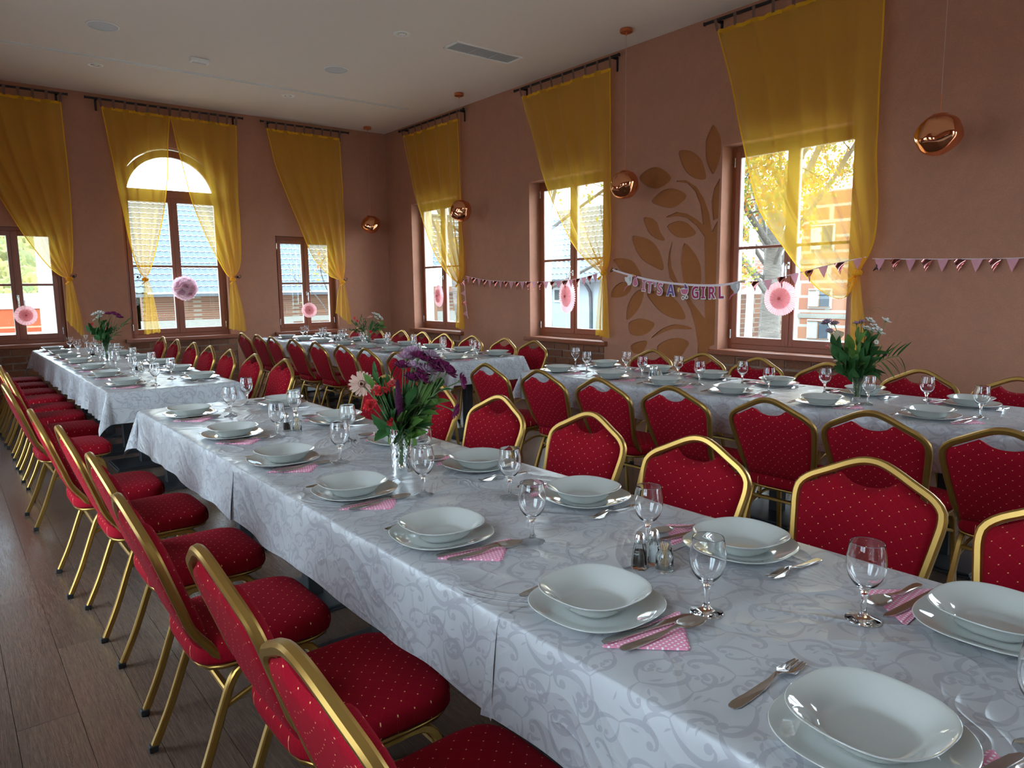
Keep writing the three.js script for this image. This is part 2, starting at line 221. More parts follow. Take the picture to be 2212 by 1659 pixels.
const RW = [-9.35, -6.45, -3.57, -0.69, 2.19];                                         // window centres along the side walls
const rectHole = (a0, a1, y0, y1) => { const p = new THREE.Path(); p.moveTo(a0, y0); p.lineTo(a1, y0); p.lineTo(a1, y1); p.lineTo(a0, y1); p.closePath(); return p; };
const poly = (pts) => { const p = new THREE.Path(); pts.forEach(([a, b], i) => i ? p.lineTo(a, b) : p.moveTo(a, b)); p.closePath(); return p; };
const wallShape = (a0, a1, holes) => { const s = shapeOf([[a0, -0.1], [a1, -0.1], [a1, H + 0.1], [a0, H + 0.1]]); s.holes.push(...holes); return s; };
const MURAL = {
  leaf: [
    [[-4.333, 2.954], [-4.274, 2.881], [-4.24, 2.797], [-4.24, 2.671], [-4.273, 2.564], [-4.322, 2.489], [-4.386, 2.579], [-4.412, 2.654], [-4.419, 2.799], [-4.384, 2.892]],
    [[-4.738, 2.770], [-4.598, 2.751], [-4.478, 2.664], [-4.430, 2.571], [-4.406, 2.455], [-4.536, 2.475], [-4.648, 2.556], [-4.717, 2.669]],
    [[-5.261, 2.569], [-5.161, 2.638], [-5.039, 2.651], [-4.928, 2.607], [-4.832, 2.516], [-4.915, 2.453], [-5.024, 2.430], [-5.158, 2.470]],
    [[-5.089, 2.305], [-4.973, 2.391], [-4.855, 2.413], [-4.738, 2.388], [-4.633, 2.314], [-4.716, 2.242], [-4.831, 2.211], [-4.970, 2.244]],
    [[-4.243, 2.444], [-4.304, 2.354], [-4.332, 2.227], [-4.326, 2.140], [-4.305, 2.047], [-4.248, 2.061]],
    [[-5.194, 2.143], [-5.090, 2.133], [-5.007, 2.076], [-4.965, 1.979], [-4.899, 1.888], [-5.004, 1.903], [-5.108, 1.965], [-5.168, 2.056]],
    [[-4.876, 2.027], [-4.769, 2.070], [-4.654, 2.061], [-4.559, 1.997], [-4.508, 1.930], [-4.631, 1.896], [-4.766, 1.923]],
    [[-5.359, 1.953], [-5.234, 1.946], [-5.086, 1.892], [-4.971, 1.775], [-4.910, 1.587], [-5.039, 1.612], [-5.208, 1.698], [-5.313, 1.824]],
    [[-4.649, 1.843], [-4.534, 1.755], [-4.458, 1.647], [-4.433, 1.541], [-4.442, 1.429], [-4.543, 1.395], [-4.642, 1.421], [-4.680, 1.563], [-4.692, 1.686]],
    [[-5.630, 1.713], [-5.516, 1.726], [-5.359, 1.695], [-5.271, 1.610], [-5.220, 1.519], [-5.357, 1.527], [-5.469, 1.563], [-5.560, 1.627]],
    [[-5.673, 1.298], [-5.627, 1.400], [-5.490, 1.463], [-5.356, 1.423], [-5.403, 1.335], [-5.522, 1.291]],
    [[-5.181, 1.364], [-5.201, 1.249], [-5.264, 1.150], [-5.361, 1.064], [-5.428, 1.046], [-5.419, 1.181], [-5.354, 1.298], [-5.267, 1.364]],
    [[-5.134, 1.339], [-4.931, 1.360], [-4.770, 1.284], [-4.670, 1.191], [-4.616, 1.071], [-4.785, 1.076], [-4.947, 1.139], [-5.063, 1.234]],
    [[-5.394, 1.005], [-5.241, 1.059], [-5.112, 1.046], [-5.021, 1.005], [-5.088, 0.924], [-5.216, 0.869], [-5.370, 0.887]],
    [[-5.066, 0.851], [-4.923, 0.955], [-4.764, 1.008], [-4.608, 1.001], [-4.525, 0.972], [-4.607, 0.962], [-4.762, 0.961], [-4.922, 0.911]],
    [[-4.981, 0.765], [-4.839, 0.846], [-4.682, 0.869], [-4.565, 0.832], [-4.605, 0.755], [-4.677, 0.671], [-4.835, 0.628], [-4.937, 0.670]],
    [[-5.368, 0.743], [-5.258, 0.800], [-5.122, 0.815], [-5.159, 0.722], [-5.234, 0.667], [-5.334, 0.678]]],
  trunk: [[-4.764, 2.481], [-4.646, 2.470], [-4.515, 2.392], [-4.421, 2.265], [-4.355, 2.113], [-4.318, 1.938], [-4.289, 1.992], [-4.256, 2.037], [-4.255, 1.552], [-4.255, 1.107], [-4.255, 0.824], [-4.31, 0.80], [-4.31, 0.609], [-4.446, 0.609], [-4.460, 0.825], [-4.494, 0.978], [-4.555, 1.162], [-4.645, 1.308], [-4.744, 1.424], [-4.834, 1.496], [-4.861, 1.630], [-4.848, 1.754], [-4.804, 1.876], [-4.823, 1.722], [-4.805, 1.597], [-4.715, 1.440], [-4.617, 1.331], [-4.500, 1.208], [-4.381, 1.086], [-4.391, 1.436], [-4.399, 1.704], [-4.411, 1.898], [-4.504, 2.008], [-4.618, 2.091], [-4.732, 2.123], [-4.884, 2.120], [-4.888, 2.131], [-4.752, 2.166], [-4.619, 2.136], [-4.506, 2.074], [-4.428, 2.014], [-4.465, 2.211], [-4.532, 2.350], [-4.627, 2.438], [-4.760, 2.468]],
};
// round the traced leaves with a closed spline, keeping the tips
const rounded = (pts, tips) => { const out = []; const n = pts.length; for (let i = 0; i < n; i++) { const p0 = pts[(i + n - 1) % n], p1 = pts[i], p2 = pts[(i + 1) % n], p3 = pts[(i + 2) % n]; for (let k = 0; k < 3; k++) { const t = k / 3, t2 = t * t, t3 = t2 * t; const f = (a) => 0.5 * (2 * p1[a] + (p2[a] - p0[a]) * t + (2 * p0[a] - 5 * p1[a] + 4 * p2[a] - p3[a]) * t2 + (3 * p1[a] - p0[a] - 3 * p2[a] + p3[a]) * t3); out.push([f(0), f(1)]); } } return out; };
const WY0 = 0.78, WY1 = 2.74, HW = 0.65;
const sideHoles = () => RW.map((c) => rectHole(c - HW, c + HW, WY0, WY1));
const brickBays = RW.slice(0, 3).map((c) => [c - 0.68, c + 0.68, 0.02, 0.715]);
{
  // right wall: plaster skin (mural and brick bays cut out), core, cream outside
  const skin = wallShape(ZB - 0.02, ZF, [...sideHoles(), ...brickBays.map((b) => rectHole(...b)), ...MURAL.leaf.map((l, i) => poly(i === 4 ? l : rounded(l))), poly(MURAL.trunk)]);
  const wr = structure('wall_right', slab(skin, 0.02, 'right', XR), M.plaster);
  mesh('wall_core', slab(wallShape(ZB - 0.02, ZF, sideHoles()), FD - 0.02, 'right', XR + 0.02), M.plaster, wr);
  mesh('outer_skin', slab(wallShape(ZB - WT, ZF + WT, sideHoles()), WT - FD, 'right', XR + FD), M.exterior, wr);
  mesh('mural_ground', slab(shapeOf([[-5.75, 0.6], [-4.225, 0.6], [-4.225, 3.0], [-5.75, 3.0]]), 0.004, 'right', XR + 0.0155), M.mural, wr).userData.label = 'orange brown tree and leaves recessed in the wall';
  for (const [a0, a1, y0, y1] of brickBays) bricksIn(wr, 'right', a0, a1, y0, y1);
  // left wall: tall glazed terrace doors, the main light on this side of the room
  const doors = () => [...RW.slice(1, 3).map((c) => rectHole(c - 0.8, c + 0.8, 0.06, 2.74)), rectHole(RW[3] - HW, RW[3] + HW, WY0, WY1)];
  const wl = structure('wall_left', slab(wallShape(ZB - 0.02, ZF, doors()), FD, 'left', XL), M.plaster);
  mesh('outer_skin', slab(wallShape(ZB - WT, ZF + WT, doors()), WT - FD, 'left', XL - FD), M.exterior, wl);
}
const BX = 2.70, BH = 0.66, BYC = 2.71;
const archHole = () => { const p = new THREE.Path(); p.moveTo(BX - BH, WY0); p.lineTo(BX + BH, WY0); p.lineTo(BX + BH, BYC); p.absarc(BX, BYC, BH, 0, Math.PI, false); p.closePath(); return p; };
const CX = 4.59, AX = 2 * BX - CX, CHW = 0.49, CY1 = 2.235;
{
  const holes = () => [archHole(), rectHole(CX - CHW, CX + CHW, WY0, CY1), rectHole(AX - CHW, AX + CHW, WY0, CY1)];
  const bays = [[BX - 0.70, BX + 0.74, 0.02, 0.715], [CX - 0.55, CX + 0.55, 0.02, 0.715], [AX - 0.9, AX + 0.56, 0.02, 0.715]];
  const wb = structure('wall_back', slab(wallShape(XL, XR, [...holes(), ...bays.map((b) => rectHole(...b))]), 0.02, 'back', ZB), M.plaster);
  mesh('wall_core', slab(wallShape(XL, XR, holes()), 0.10, 'back', ZB - 0.02), M.plaster, wb);
  mesh('outer_skin', slab(wallShape(XL - WT, XR + WT, holes()), WT - 0.12, 'back', ZB - 0.12), M.exterior, wb);
  for (const b of bays) bricksIn(wb, 'back', ...b);
  structure('wall_front', slab(wallShape(XL - 0.1, XR + 0.1, [rectHole(3.1, 5.3, 0.06, 3.1)]), WT, 'back', ZF + WT), M.plaster);
}
function bricksIn(wall, side, a0, a1, y0, y1) {
  const W0 = side === 'right' ? XR : ZB, sgn = side === 'right' ? 1 : -1;
  const bed = shapeOf([[a0 - 0.01, y0], [a1 + 0.01, y0], [a1 + 0.01, y1 + 0.01], [a0 - 0.01, y1 + 0.01]]);
  mesh('mortar_bed', slab(bed, 0.012, side, side === 'right' ? XR + 0.009 : ZB - 0.009), M.mortar, wall);
  const L = 0.245, h = 0.074, j = 0.015; let row = 0;
  for (let y = y1 - h / 2; y > y0 + h * 0.3; y -= h + j, row++) {
    let a = a0 + (row % 2 ? -L / 2 : 0) + rr(-0.015, 0.015);
    while (a < a1 - 0.03) {
      const s = Math.max(a, a0 + rr(0, 0.012)), e = Math.min(a + L, a1 - rr(0, 0.012)); a += L + j;
      if (e - s < 0.05) continue;
      const k = Math.floor(rnd() * 4), w = e - s, g = brickGeo(w, h * rr(0.94, 1.03));
      const m = mesh('brick', g, M.bricks[k], wall), dep = W0 + sgn * (0.014 - rr(0, 0.006)) ;
      if (side === 'right') { m.position.set(dep, y + rr(-0.003, 0.003), (s + e) / 2); m.rotation.y = -Math.PI / 2; } else m.position.set((s + e) / 2, y + rr(-0.003, 0.003), dep);
      m.rotation.z += rr(-0.012, 0.012);
    }
  }
}
function brickGeo(w, h) {
  const key = Math.round(w * 40) + '_' + Math.floor(rnd() * 3); brickGeo.c ||= new Map();
  if (!brickGeo.c.has(key)) { const g = new THREE.BoxGeometry(1, 1, 1, 3, 2, 1), p = g.attributes.position, o = rr(0, 9); for (let i = 0; i < p.count; i++) { let x = p.getX(i), y = p.getY(i); const z = p.getZ(i); const n1 = noise(x * 4 + o, y * 4, z * 3), n2 = noise(x * 4, y * 4 + o, z * 3 + 5); const front = z > 0 ? 0.975 : 1; p.setXYZ(i, x * front + n1 * 0.02, y * (z > 0 ? 0.94 : 1) + n2 * 0.06, z + n1 * 0.12); } g.computeVertexNormals(); brickGeo.c.set(key, g); }
  return brickGeo.c.get(key).clone().scale(w, h, 0.03);
}
// ───────────── windows (local: a along the wall, y up, d outward) ─────────────
function place(o, side, a) { if (side === 'right') { o.position.set(XR, 0, a); o.rotation.y = -Math.PI / 2; } else if (side === 'front') { o.position.set(a, 0, ZF); o.rotation.y = Math.PI; } else if (side === 'left') { o.position.set(XL, 0, a); o.rotation.y = Math.PI / 2; } else { o.position.set(a, 0, ZB); } return o; }
const bar = (a0, a1, y0, y1, d0, d1, b = 0.004) => rbox(a1 - a0, y1 - y0, d1 - d0, b, (a0 + a1) / 2, (y0 + y1) / 2, -(d0 + d1) / 2, 1);   // local -z is outward
let windowCount = 0;
function sash(parent, a0, a1, y0, y1, ym, d, hinge) {
  const st = 0.058;
  const s = mesh('sash', [bar(a0, a0 + st, y0, y1, d, d + 0.055), bar(a1 - st, a1, y0, y1, d, d + 0.055), bar(a0 + st, a1 - st, y0, y0 + 0.068, d, d + 0.055), bar(a0 + st, a1 - st, y1 - 0.06, y1, d, d + 0.055)], M.wood, parent);
  const pa0 = a0 + st - 0.004, pa1 = a1 - st + 0.004, py0 = y0 + 0.064, py1 = y1 - 0.056;
  for (const [b0, b1] of [[py0, ym - 0.014], [ym + 0.014, py1]]) mesh('pane', new THREE.PlaneGeometry(pa1 - pa0, b1 - b0).translate((pa0 + pa1) / 2, (b0 + b1) / 2, -d - 0.03), M.pane, s);
  mesh('glazing_bar', bar(pa0, pa1, ym - 0.014, ym + 0.014, d + 0.008, d + 0.05, 0.006), M.wood, s);
  const e = 0.006; mesh('glazing_strip', [bar(pa0, pa0 + e, py0, py1, d + 0.012, d + 0.046, 0.001), bar(pa1 - e, pa1, py0, py1, d + 0.012, d + 0.046, 0.001), bar(pa0, pa1, py0, py0 + e, d + 0.012, d + 0.046, 0.001), bar(pa0, pa1, py1 - e, py1, d + 0.012, d + 0.046, 0.001)], M.spacer, s);
  for (const yy of [y0 + 0.1, y1 - 0.1]) mesh('hinge', cyl(0.008, 0.008, 0.09, hinge < 0 ? a0 - 0.004 : a1 + 0.004, yy, -d + 0.004, 8), M.chrome, s);
  return s;
}
function handle(parent, a, y, d) {
  mesh('handle', [rbox(0.026, 0.07, 0.01, 0.004, a, y, -d + 0.004), cyl(0.009, 0.009, 0.045, 0, 0, 0, 10).rotateX(Math.PI / 2).translate(a, y + 0.008, -d + 0.026), tube([[a, y + 0.012, -d + 0.05], [a - 0.004, y + 0.002, -d + 0.054], [a, y - 0.05, -d + 0.056], [a, y - 0.115, -d + 0.056]], 0.009, 14, 8)], M.chrome, parent);
}
function sillBoard(parent, hw, y = WY0, out = 0.055, depth = 0.17) { mesh('sill', [rbox(hw * 2, 0.055, out + 0.012, 0.012, 0, y - 0.0275, out / 2 - 0.006), box(hw * 2 - 0.19, 0.03, depth, 0, y - 0.0155, -depth / 2)], M.wood, parent); }
function windowUnit(side, c, hw, y1, ym, sill, label, d = FD, arched = false, y0 = WY0) {
  const g = new THREE.Group(); g.name = 'window_' + (++windowCount); scene.add(g); g.userData = { kind: 'structure', label }; place(g, side, c);
  const fr = 0.045, top = arched ? 2.70 : y1;
  const parts = [bar(-hw, -hw + fr, y0, top, d, d + 0.07), bar(hw - fr, hw, y0, top, d, d + 0.07), bar(-hw + fr, hw - fr, y0, y0 + 0.05, d, d + 0.07)];
  if (!arched) parts.push(bar(-hw + fr, hw - fr, y1 - 0.05, y1, d, d + 0.07));
  else {
    parts.push(bar(-hw + fr, hw - fr, 2.68, 2.81, d - 0.002, d + 0.07));
    const s = new THREE.Shape(); s.absarc(0, BYC - 0.02, BH, 0, Math.PI, false); s.absarc(0, BYC - 0.02, 0.568, Math.PI, 0, true); s.closePath();
    parts.push(new THREE.ExtrudeGeometry(s, { depth: 0.06, bevelEnabled: false, curveSegments: 28 }).translate(0, 0, -d - 0.06));
    const gl = new THREE.Shape(); gl.absarc(0, BYC - 0.02, 0.57, 0.2, Math.PI - 0.2, false); gl.closePath(); mesh('fanlight_pane', new THREE.ShapeGeometry(gl, 30).translate(0, 0, -d - 0.03), M.pane, g);
  }
  mesh('frame', parts, M.wood, g);
  const b = y0 + 0.05, t = arched ? 2.70 : y1 - 0.05;
  sash(g, -hw + fr, 0, b, t, ym, d - 0.012, -1); sash(g, 0, hw - fr, b, t, ym, d - 0.012, 1);
  mesh('meeting_strip', bar(-0.018, 0.018, b + 0.01, t - 0.01, d - 0.02, d - 0.008, 0.004), M.wood, g);
  if (sill) { sillBoard(g, hw + 0.085, WY0, 0.055, d); handle(g, 0.0, arched ? 1.42 : side === 'back' ? 1.36 : 1.585, d - 0.02); }
  return g;
}
windowUnit('right', RW[0], HW, WY1, 1.75, true, 'wooden window in the right wall nearest the corner');
windowUnit('right', RW[1], HW, WY1, 1.75, true, 'wooden window in the right wall left of the leaf mural');
windowUnit('right', RW[2], HW, WY1, 1.77, true, 'wooden window in the right wall right of the leaf mural');
windowUnit('right', RW[3], HW, WY1, 1.75, true, 'wooden window in the right wall beside the camera');
windowUnit('back', BX, BH, 2.7, 1.766, true, 'arched wooden window in the middle of the back wall', 0.10, true);
windowUnit('back', CX, CHW, CY1, 1.52, true, 'low wooden window in the back wall near the corner', 0.10);
windowUnit('back', AX, CHW, CY1, 1.52, true, 'low wooden window at the left of the back wall', 0.10);
RW.slice(1, 3).forEach((c, i) => windowUnit('left', c, 0.8, 2.74, 1.2, false, 'glazed terrace door in the left wall, ' + ['farther', 'nearer'][i] + ' one', FD, false, 0.06));
windowUnit('front', 4.2, 1.1, 3.1, 1.2, false, 'glazed terrace door in the wall behind the camera', FD, false, 0.06);
windowUnit('left', RW[3], HW, WY1, 1.75, true, 'wooden window in the left wall beside the camera');
// ───────────── banquet chairs (local: +x faces the table) ─────────────
function buildChair() {
  const root = new THREE.Group(), W = (y) => y < 0.76 ? lerp(0.166, 0.205, smooth(0.44, 0.76, y)) : 0.205 - 0.02 * smooth(0.76, 0.80, y);
  const backX = (y) => -0.125 - 0.145 * Math.pow(clamp((y - 0.46) / 0.43, 0, 1), 0.92);
  const half = [[0.178, 0.425, 0.10], [0.178, 0.425, 0.02], [0.178, 0.427, -0.045], [0.176, 0.44, -0.088], [0.175, 0.475, -0.113]];
  for (const y of [0.54, 0.62, 0.69]) half.push([W(y) + 0.012, y, backX(y)]);
  half.push([0.219, 0.745, backX(0.745)], [0.214, 0.778, backX(0.778)], [0.188, 0.806, backX(0.806)], [0.13, 0.837, backX(0.837)], [0.06, 0.872, backX(0.872)], [0.028, 0.883, backX(0.883)]);
  const path = [...half.map(([w, y, x]) => [x, y, w]), [backX(0.886), 0.886, 0], ...half.slice().reverse().map(([w, y, x]) => [x, y, -w])];
  mesh('back_frame', sweep(path, rectProfile(0.026, 0.024, 0.006), V(0, 0, 1), 84), M.gold, root);
  // upholstered back pad with a grip opening under the apex
  const frameTop = (w) => { w = Math.abs(w); return w < 0.03 ? 0.872 : w < 0.188 ? lerp(0.872, 0.792, (w - 0.03) / 0.158) : 0.79; };
  const padTop = (w) => { const q = 0.084; return Math.abs(w) > q ? frameTop(w) - 0.002 : frameTop(q) - 0.002 - 0.036 * Math.sqrt(1 - (w / q) ** 2); };
  const pad = (side) => surf(30, 22, (u, v) => { const a = (u * 2 - 1), wt = a * 0.198, yb = 0.468, y = yb + (1 - v) * (padTop(wt) - yb), w = a * (W(y) + 0.004); const bul = Math.pow(1 - a ** 6, 0.5) * Math.pow(Math.max(0, 1 - Math.pow(Math.abs(2 * v - 1), 8)), 0.5); const off = side > 0 ? 0.010 + 0.026 * bul : -0.007 - 0.009 * bul; const edge = Math.max(Math.abs(a) ** 24, Math.abs(2 * v - 1) ** 24); const o = lerp(off, 0, edge); return [backX(y) + o, y - o * -0.3 * (side > 0 ? 1 : 1), w * side]; }, (u, v) => [(u * 2 - 1) * 0.2 / 0.088, (1 - v) * 0.36 / 0.088]);
  mesh('backrest', [pad(1), pad(-1)], M.red, root);
  // seat pad
  const o = superell(5, 0.202, 0.206), prof = [[0.001, 0.492], [0.35, 0.4915], [0.7, 0.487], [0.86, 0.4815], [0.94, 0.474], [0.985, 0.463], [1.0, 0.45], [1.0, 0.43], [0.985, 0.42], [0.93, 0.415], [0.5, 0.415], [0.001, 0.415]].map(([r, y]) => [r, y, 0.052]);
  mesh('seat', rings((t) => { const p = o(t); return [p[0], p[1] * (1 - 0.05 * (0.2 - p[0]) / 0.4)]; }, prof, 56, 1 / 0.088), M.red, root);
  mesh('seat_frame', rings((t) => o(t), [[0.90, 0.416, 0.052], [0.955, 0.416, 0.052], [0.955, 0.405, 0.052], [0.90, 0.405, 0.052]], 40), M.gold, root);
  // four legs; the side members run together under the seat
  const pr = rectProfile(0.022, 0.022, 0.004);
  for (const s of [1, -1]) {
    const rear = sweep([[-0.205, 0.004, s * 0.196], [-0.15, 0.13, s * 0.192], [-0.085, 0.31, s * 0.187], [-0.062, 0.365, s * 0.185], [-0.038, 0.391, s * 0.183], [0.0, 0.397, s * 0.18], [0.07, 0.397, s * 0.18]], pr, V(0, 0, 1), 26);
    const front = sweep([[0.225, 0.004, s * 0.196], [0.208, 0.15, s * 0.192], [0.19, 0.31, s * 0.187], [0.178, 0.368, s * 0.185], [0.155, 0.392, s * 0.183], [0.12, 0.397, s * 0.18], [0.07, 0.397, s * 0.18]], pr, V(0, 0, 1), 26);
    const cap = rbox(0.027, 0.022, 0.027, 0.004, 0, 0.011, 0, 1);
    const l1 = mesh('leg', rear, M.gold, root); mesh('foot_cap', cap.clone().translate(-0.204, 0, s * 0.196), M.rubber, l1);
    const l2 = mesh('leg', front, M.gold, root); mesh('foot_cap', cap.clone().translate(0.2245, 0, s * 0.196), M.rubber, l2);
    mesh('side_brace', sweep([[-0.095, 0.29, s * 0.187], [0.05, 0.335, s * 0.183], [0.193, 0.30, s * 0.187]], rectProfile(0.014, 0.014, 0.003), V(0, 0, 1), 10), M.gold, root);
  }
  for (const [x, y] of [[-0.075, 0.335], [0.186, 0.34]]) mesh('stretcher', sweep([[x, y, -0.185], [x, y, 0], [x, y, 0.185]], rectProfile(0.018, 0.018, 0.004), V(1, 0, 0), 4), M.gold, root);
  return root;
}
const chairProto = buildChair();
const ORD = ['first', 'second', 'third', 'fourth', 'fifth', 'sixth', 'seventh', 'eighth', 'ninth'];
const TABLES = {
  near: { x: 1.24, name: 'the nearest table' }, farLeft: { x: 1.24, name: 'the far left table' },
  corner: { x: 3.95, name: 'the far corner table' }, wall: { x: 3.965, name: 'the window-wall table' },
};
const SIDE = { L: 'left', R: 'right' };
chairProto.traverse((o) => o.isMesh && o.geometry.scale(1, 0.977, 1));
function chairRow(key, side, apexX, zs, wob = 0.03, jx = 0.015) {
  zs.forEach((p, i) => {
    const [x, z] = Array.isArray(p) ? p : [apexX + rr(-jx, jx), p], s = side === 'L' ? 1 : -1, turn = (side === 'L' ? 0 : Math.PI) + rr(-wob, wob);
    dup(chairProto, 'banquet_chair', `red and gold banquet chair, ${ORD[i]} from the near end, ${SIDE[side]} of ${TABLES[key].name}`, 'chair', x + s * 0.27, 0, z, turn, `${SIDE[side]} side chairs of ${TABLES[key].name}`);
  });
}
chairRow('near', 'L', 0.37, [[0.38, -0.36], [0.37, -0.995], [0.385, -1.53], [0.33, -2.09], [0.355, -2.71], [0.34, -3.37], [0.295, -3.95]], 0.008);
chairRow('near', 'R', 2.16, [[2.16, -0.42], [2.21, -0.968], [2.09, -1.52], [2.158, -2.134], [2.168, -2.784], [2.176, -3.352], [2.17, -3.95]], 0.012);
chairRow('farLeft', 'L', 0.33, [[0.27, -5.2], -5.9, -6.55, -7.08, -7.72, -8.28, -8.92, -9.55]);
chairRow('farLeft', 'R', 2.1, [-5.46, -6.1, -6.76, -7.37, -8.0, -8.69, -9.36], 0.02);
chairRow('corner', 'L', 3.05, [-5.38, -5.97, -6.5, -7.08, -7.68, -8.32, -8.86, -9.38], 0.02);
chairRow('corner', 'R', 4.74, [-5.5, -6.0, -6.6, -7.17, -7.68, -8.2, -8.8, -9.38], 0.02);
chairRow('wall', 'L', 3.03, [-0.86, -1.355, -1.84, -2.42, -2.935, -3.5, -4.065], 0.012);
chairRow('wall', 'R', 4.74, [-1.3, -1.82, -2.41, -2.95, -3.44, -3.94], 0.02);

// ───────────── tables and cloths ─────────────
const TH = 0.757, HWT = 0.405;                    // table top height (the cloth lies 3 mm above), half width
function tableProto(len) {
  const g = new THREE.Group();
  mesh('tabletop', rbox(HWT * 2 - 0.012, 0.03, len - 0.006, 0.004, 0, TH - 0.015, 0), M.blackMetal, g);
  for (const s of [-1, 1]) { const z = s * (len / 2 - 0.34); mesh('column', rbox(0.075, TH - 0.04, 0.075, 0.008, 0, (TH - 0.04) / 2 + 0.01, z), M.blackMetal, g); mesh('base_plate', [rbox(0.46, 0.012, 0.40, 0.004, 0, 0.016, z), rbox(0.48, 0.012, 0.42, 0.004, 0, 0.006, z)], M.blackMetal, g); mesh('top_plate', box(0.3, 0.012, 0.24, 0, TH - 0.036, z), M.blackMetal, g); }
  return g;
}
// one cloth over a table from z0 (far) to z1 (near); endFar / endNear: whether that end hangs down
function clothGeo(z0, z1, endFar, endNear, seed, wave, seamNear) {
  const drop = 0.225, top = 0.7602 - TH, hw = HWT + 0.004;
  const A = [], B = [];                                           // cloth coordinates across (a) and along (b)
  const span = (lo, hi, n) => Array.from({ length: n + 1 }, (_, i) => lerp(lo, hi, i / n));
  A.push(...span(-hw - drop, -hw - 0.016, 10), ...span(-hw - 0.008, hw + 0.008, 34), ...span(hw + 0.016, hw + drop, 10));
  const b0 = z0 - (endFar ? drop : 0.012), b1 = z1 + (endNear ? drop : 0.012);
  if (endFar) B.push(...span(b0, z0 - 0.016, 10)); const n = Math.round((z1 - z0) / 0.03); B.push(...span(endFar ? z0 - 0.008 : b0, endNear ? z1 + 0.008 : b1, n)); if (endNear) B.push(...span(z1 + 0.016, b1, 10));
  const nu = A.length - 1, nv = B.length - 1, L = z1 - z0;
  const crease = (t) => { let h = 0; for (const c of [0.25, 0.5, 0.75]) h += 0.0024 * Math.exp(-(((t - c) * L / 0.011) ** 2)); return h; };
  return surf(nu, nv, (u, v) => {
    const a = A[Math.round(u * nu)], b = B[Math.round(v * nv)], sa = Math.sign(a), ea = Math.max(0, Math.abs(a) - hw), lo = Math.max(0, z0 - b), hi = Math.max(0, b - z1), eb = endFar && lo > 0.013 ? lo : endNear && hi > 0.013 ? hi : 0, sb = lo > 0 ? -1 : 1;
    const bend = (e) => e < 0.022 ? [e * 0.75, -e * e / 0.05] : [0.0165, -(e - 0.012)];      // soft bend over the edge
    const nz = noise(a * 3 + seed, b * 3, seed), t = (b - z0) / L;
    const over = (seamNear && hi > -0.02 && !endNear) ? 0.0015 : 0;
    if (ea === 0 && eb === 0) return [a, top + Math.max(0, nz) * 0.0016 + crease(t) + 0.0022 * Math.exp(-((a / 0.011) ** 2)) + over, b];
    if (ea > 0 && eb > 0) {                                                                // hanging corner
      const r = Math.hypot(ea, eb), f = Math.atan2(eb, ea), out = 0.34 * Math.sin(2 * f) + 0.02, [o, d] = bend(r);
      return [sa * (hw + o * Math.cos(f) + Math.cos(f) * r * out), top + d * (1 - 0.12 * Math.sin(2 * f)), (sb < 0 ? z0 : z1) + sb * (o * Math.sin(f) + Math.sin(f) * r * out)];
    }
    if (ea > 0) {
      const [o, d] = bend(ea), k = ea / drop, edge = Math.min(b - b0, b1 - b); let w = wave * k * (Math.sin(b * 21 + seed) * 0.5 + noise(b * 6, seed, k) * 1.2); if (wave > 0.012) w += wave * 0.5 * k * Math.sin(b * 62 + noise(b * 5, seed) * 5);
      if (!(edge === b - b0 ? endFar : endNear)) w += 0.016 * k * Math.exp(-edge / 0.02);
      else w += 0.05 * k * Math.exp(-(edge - drop) / 0.05) * (edge >= drop ? 1 : 0) * 0.3;
      return [sa * (hw + o + w + 0.012 * k), top + d + 0.006 * k * Math.sin(b * 9 + seed), b];
    }
    const [o, d] = bend(eb), k = eb / drop, w = wave * 0.6 * k * Math.sin(a * 13 + seed);
    return [a, top + d + 0.004 * k * Math.sin(a * 11 + seed), (sb < 0 ? z0 : z1) + sb * (o + w + 0.01 * k)];
  }, (u, v) => [A[Math.round(u * nu)], B[Math.round(v * nv)]]);
}
function tableRow(key, z0, z1, n, wave) {
  const T = TABLES[key], len = (z1 - z0) / n, words = n === 3 ? ['far end', 'middle', 'near end'] : ['far end', 'near end'];
  for (let i = 0; i < n; i++) {
    const a = z0 + i * len, b = a + len, where = `${words[i]} of ${T.name}`;
    const t = i === 0 ? tableProto(len) : null;
    if (t) { t.name = numbered('dining_table'); tableRow.p = t; t.position.set(T.x, 0, (a + b) / 2); scene.add(t); tag(t, `black pedestal dining table under a white cloth, ${where}`, 'table', 'pedestal tables'); }
    else dup(tableRow.p, 'dining_table', `black pedestal dining table under a white cloth, ${where}`, 'table', T.x, 0, (a + b) / 2, 0, 'pedestal tables');
    const c = mesh('tablecloth', clothGeo(a, b, i === 0, i === n - 1, i * 3.7 + T.x + z0, wave, true), M.cloth); c.position.set(T.x, TH, 0);
    tag(c, `white damask tablecloth over the ${where}`, 'tablecloth', 'white damask tablecloths');
  }
}
tableRow('near', -4.31, 0.54, 3, 0.007);
tableRow('farLeft', -9.82, -5.25, 3, 0.02);
tableRow('corner', -9.95, -5.26, 3, 0.012);
tableRow('wall', -4.27, 0.6, 3, 0.006);

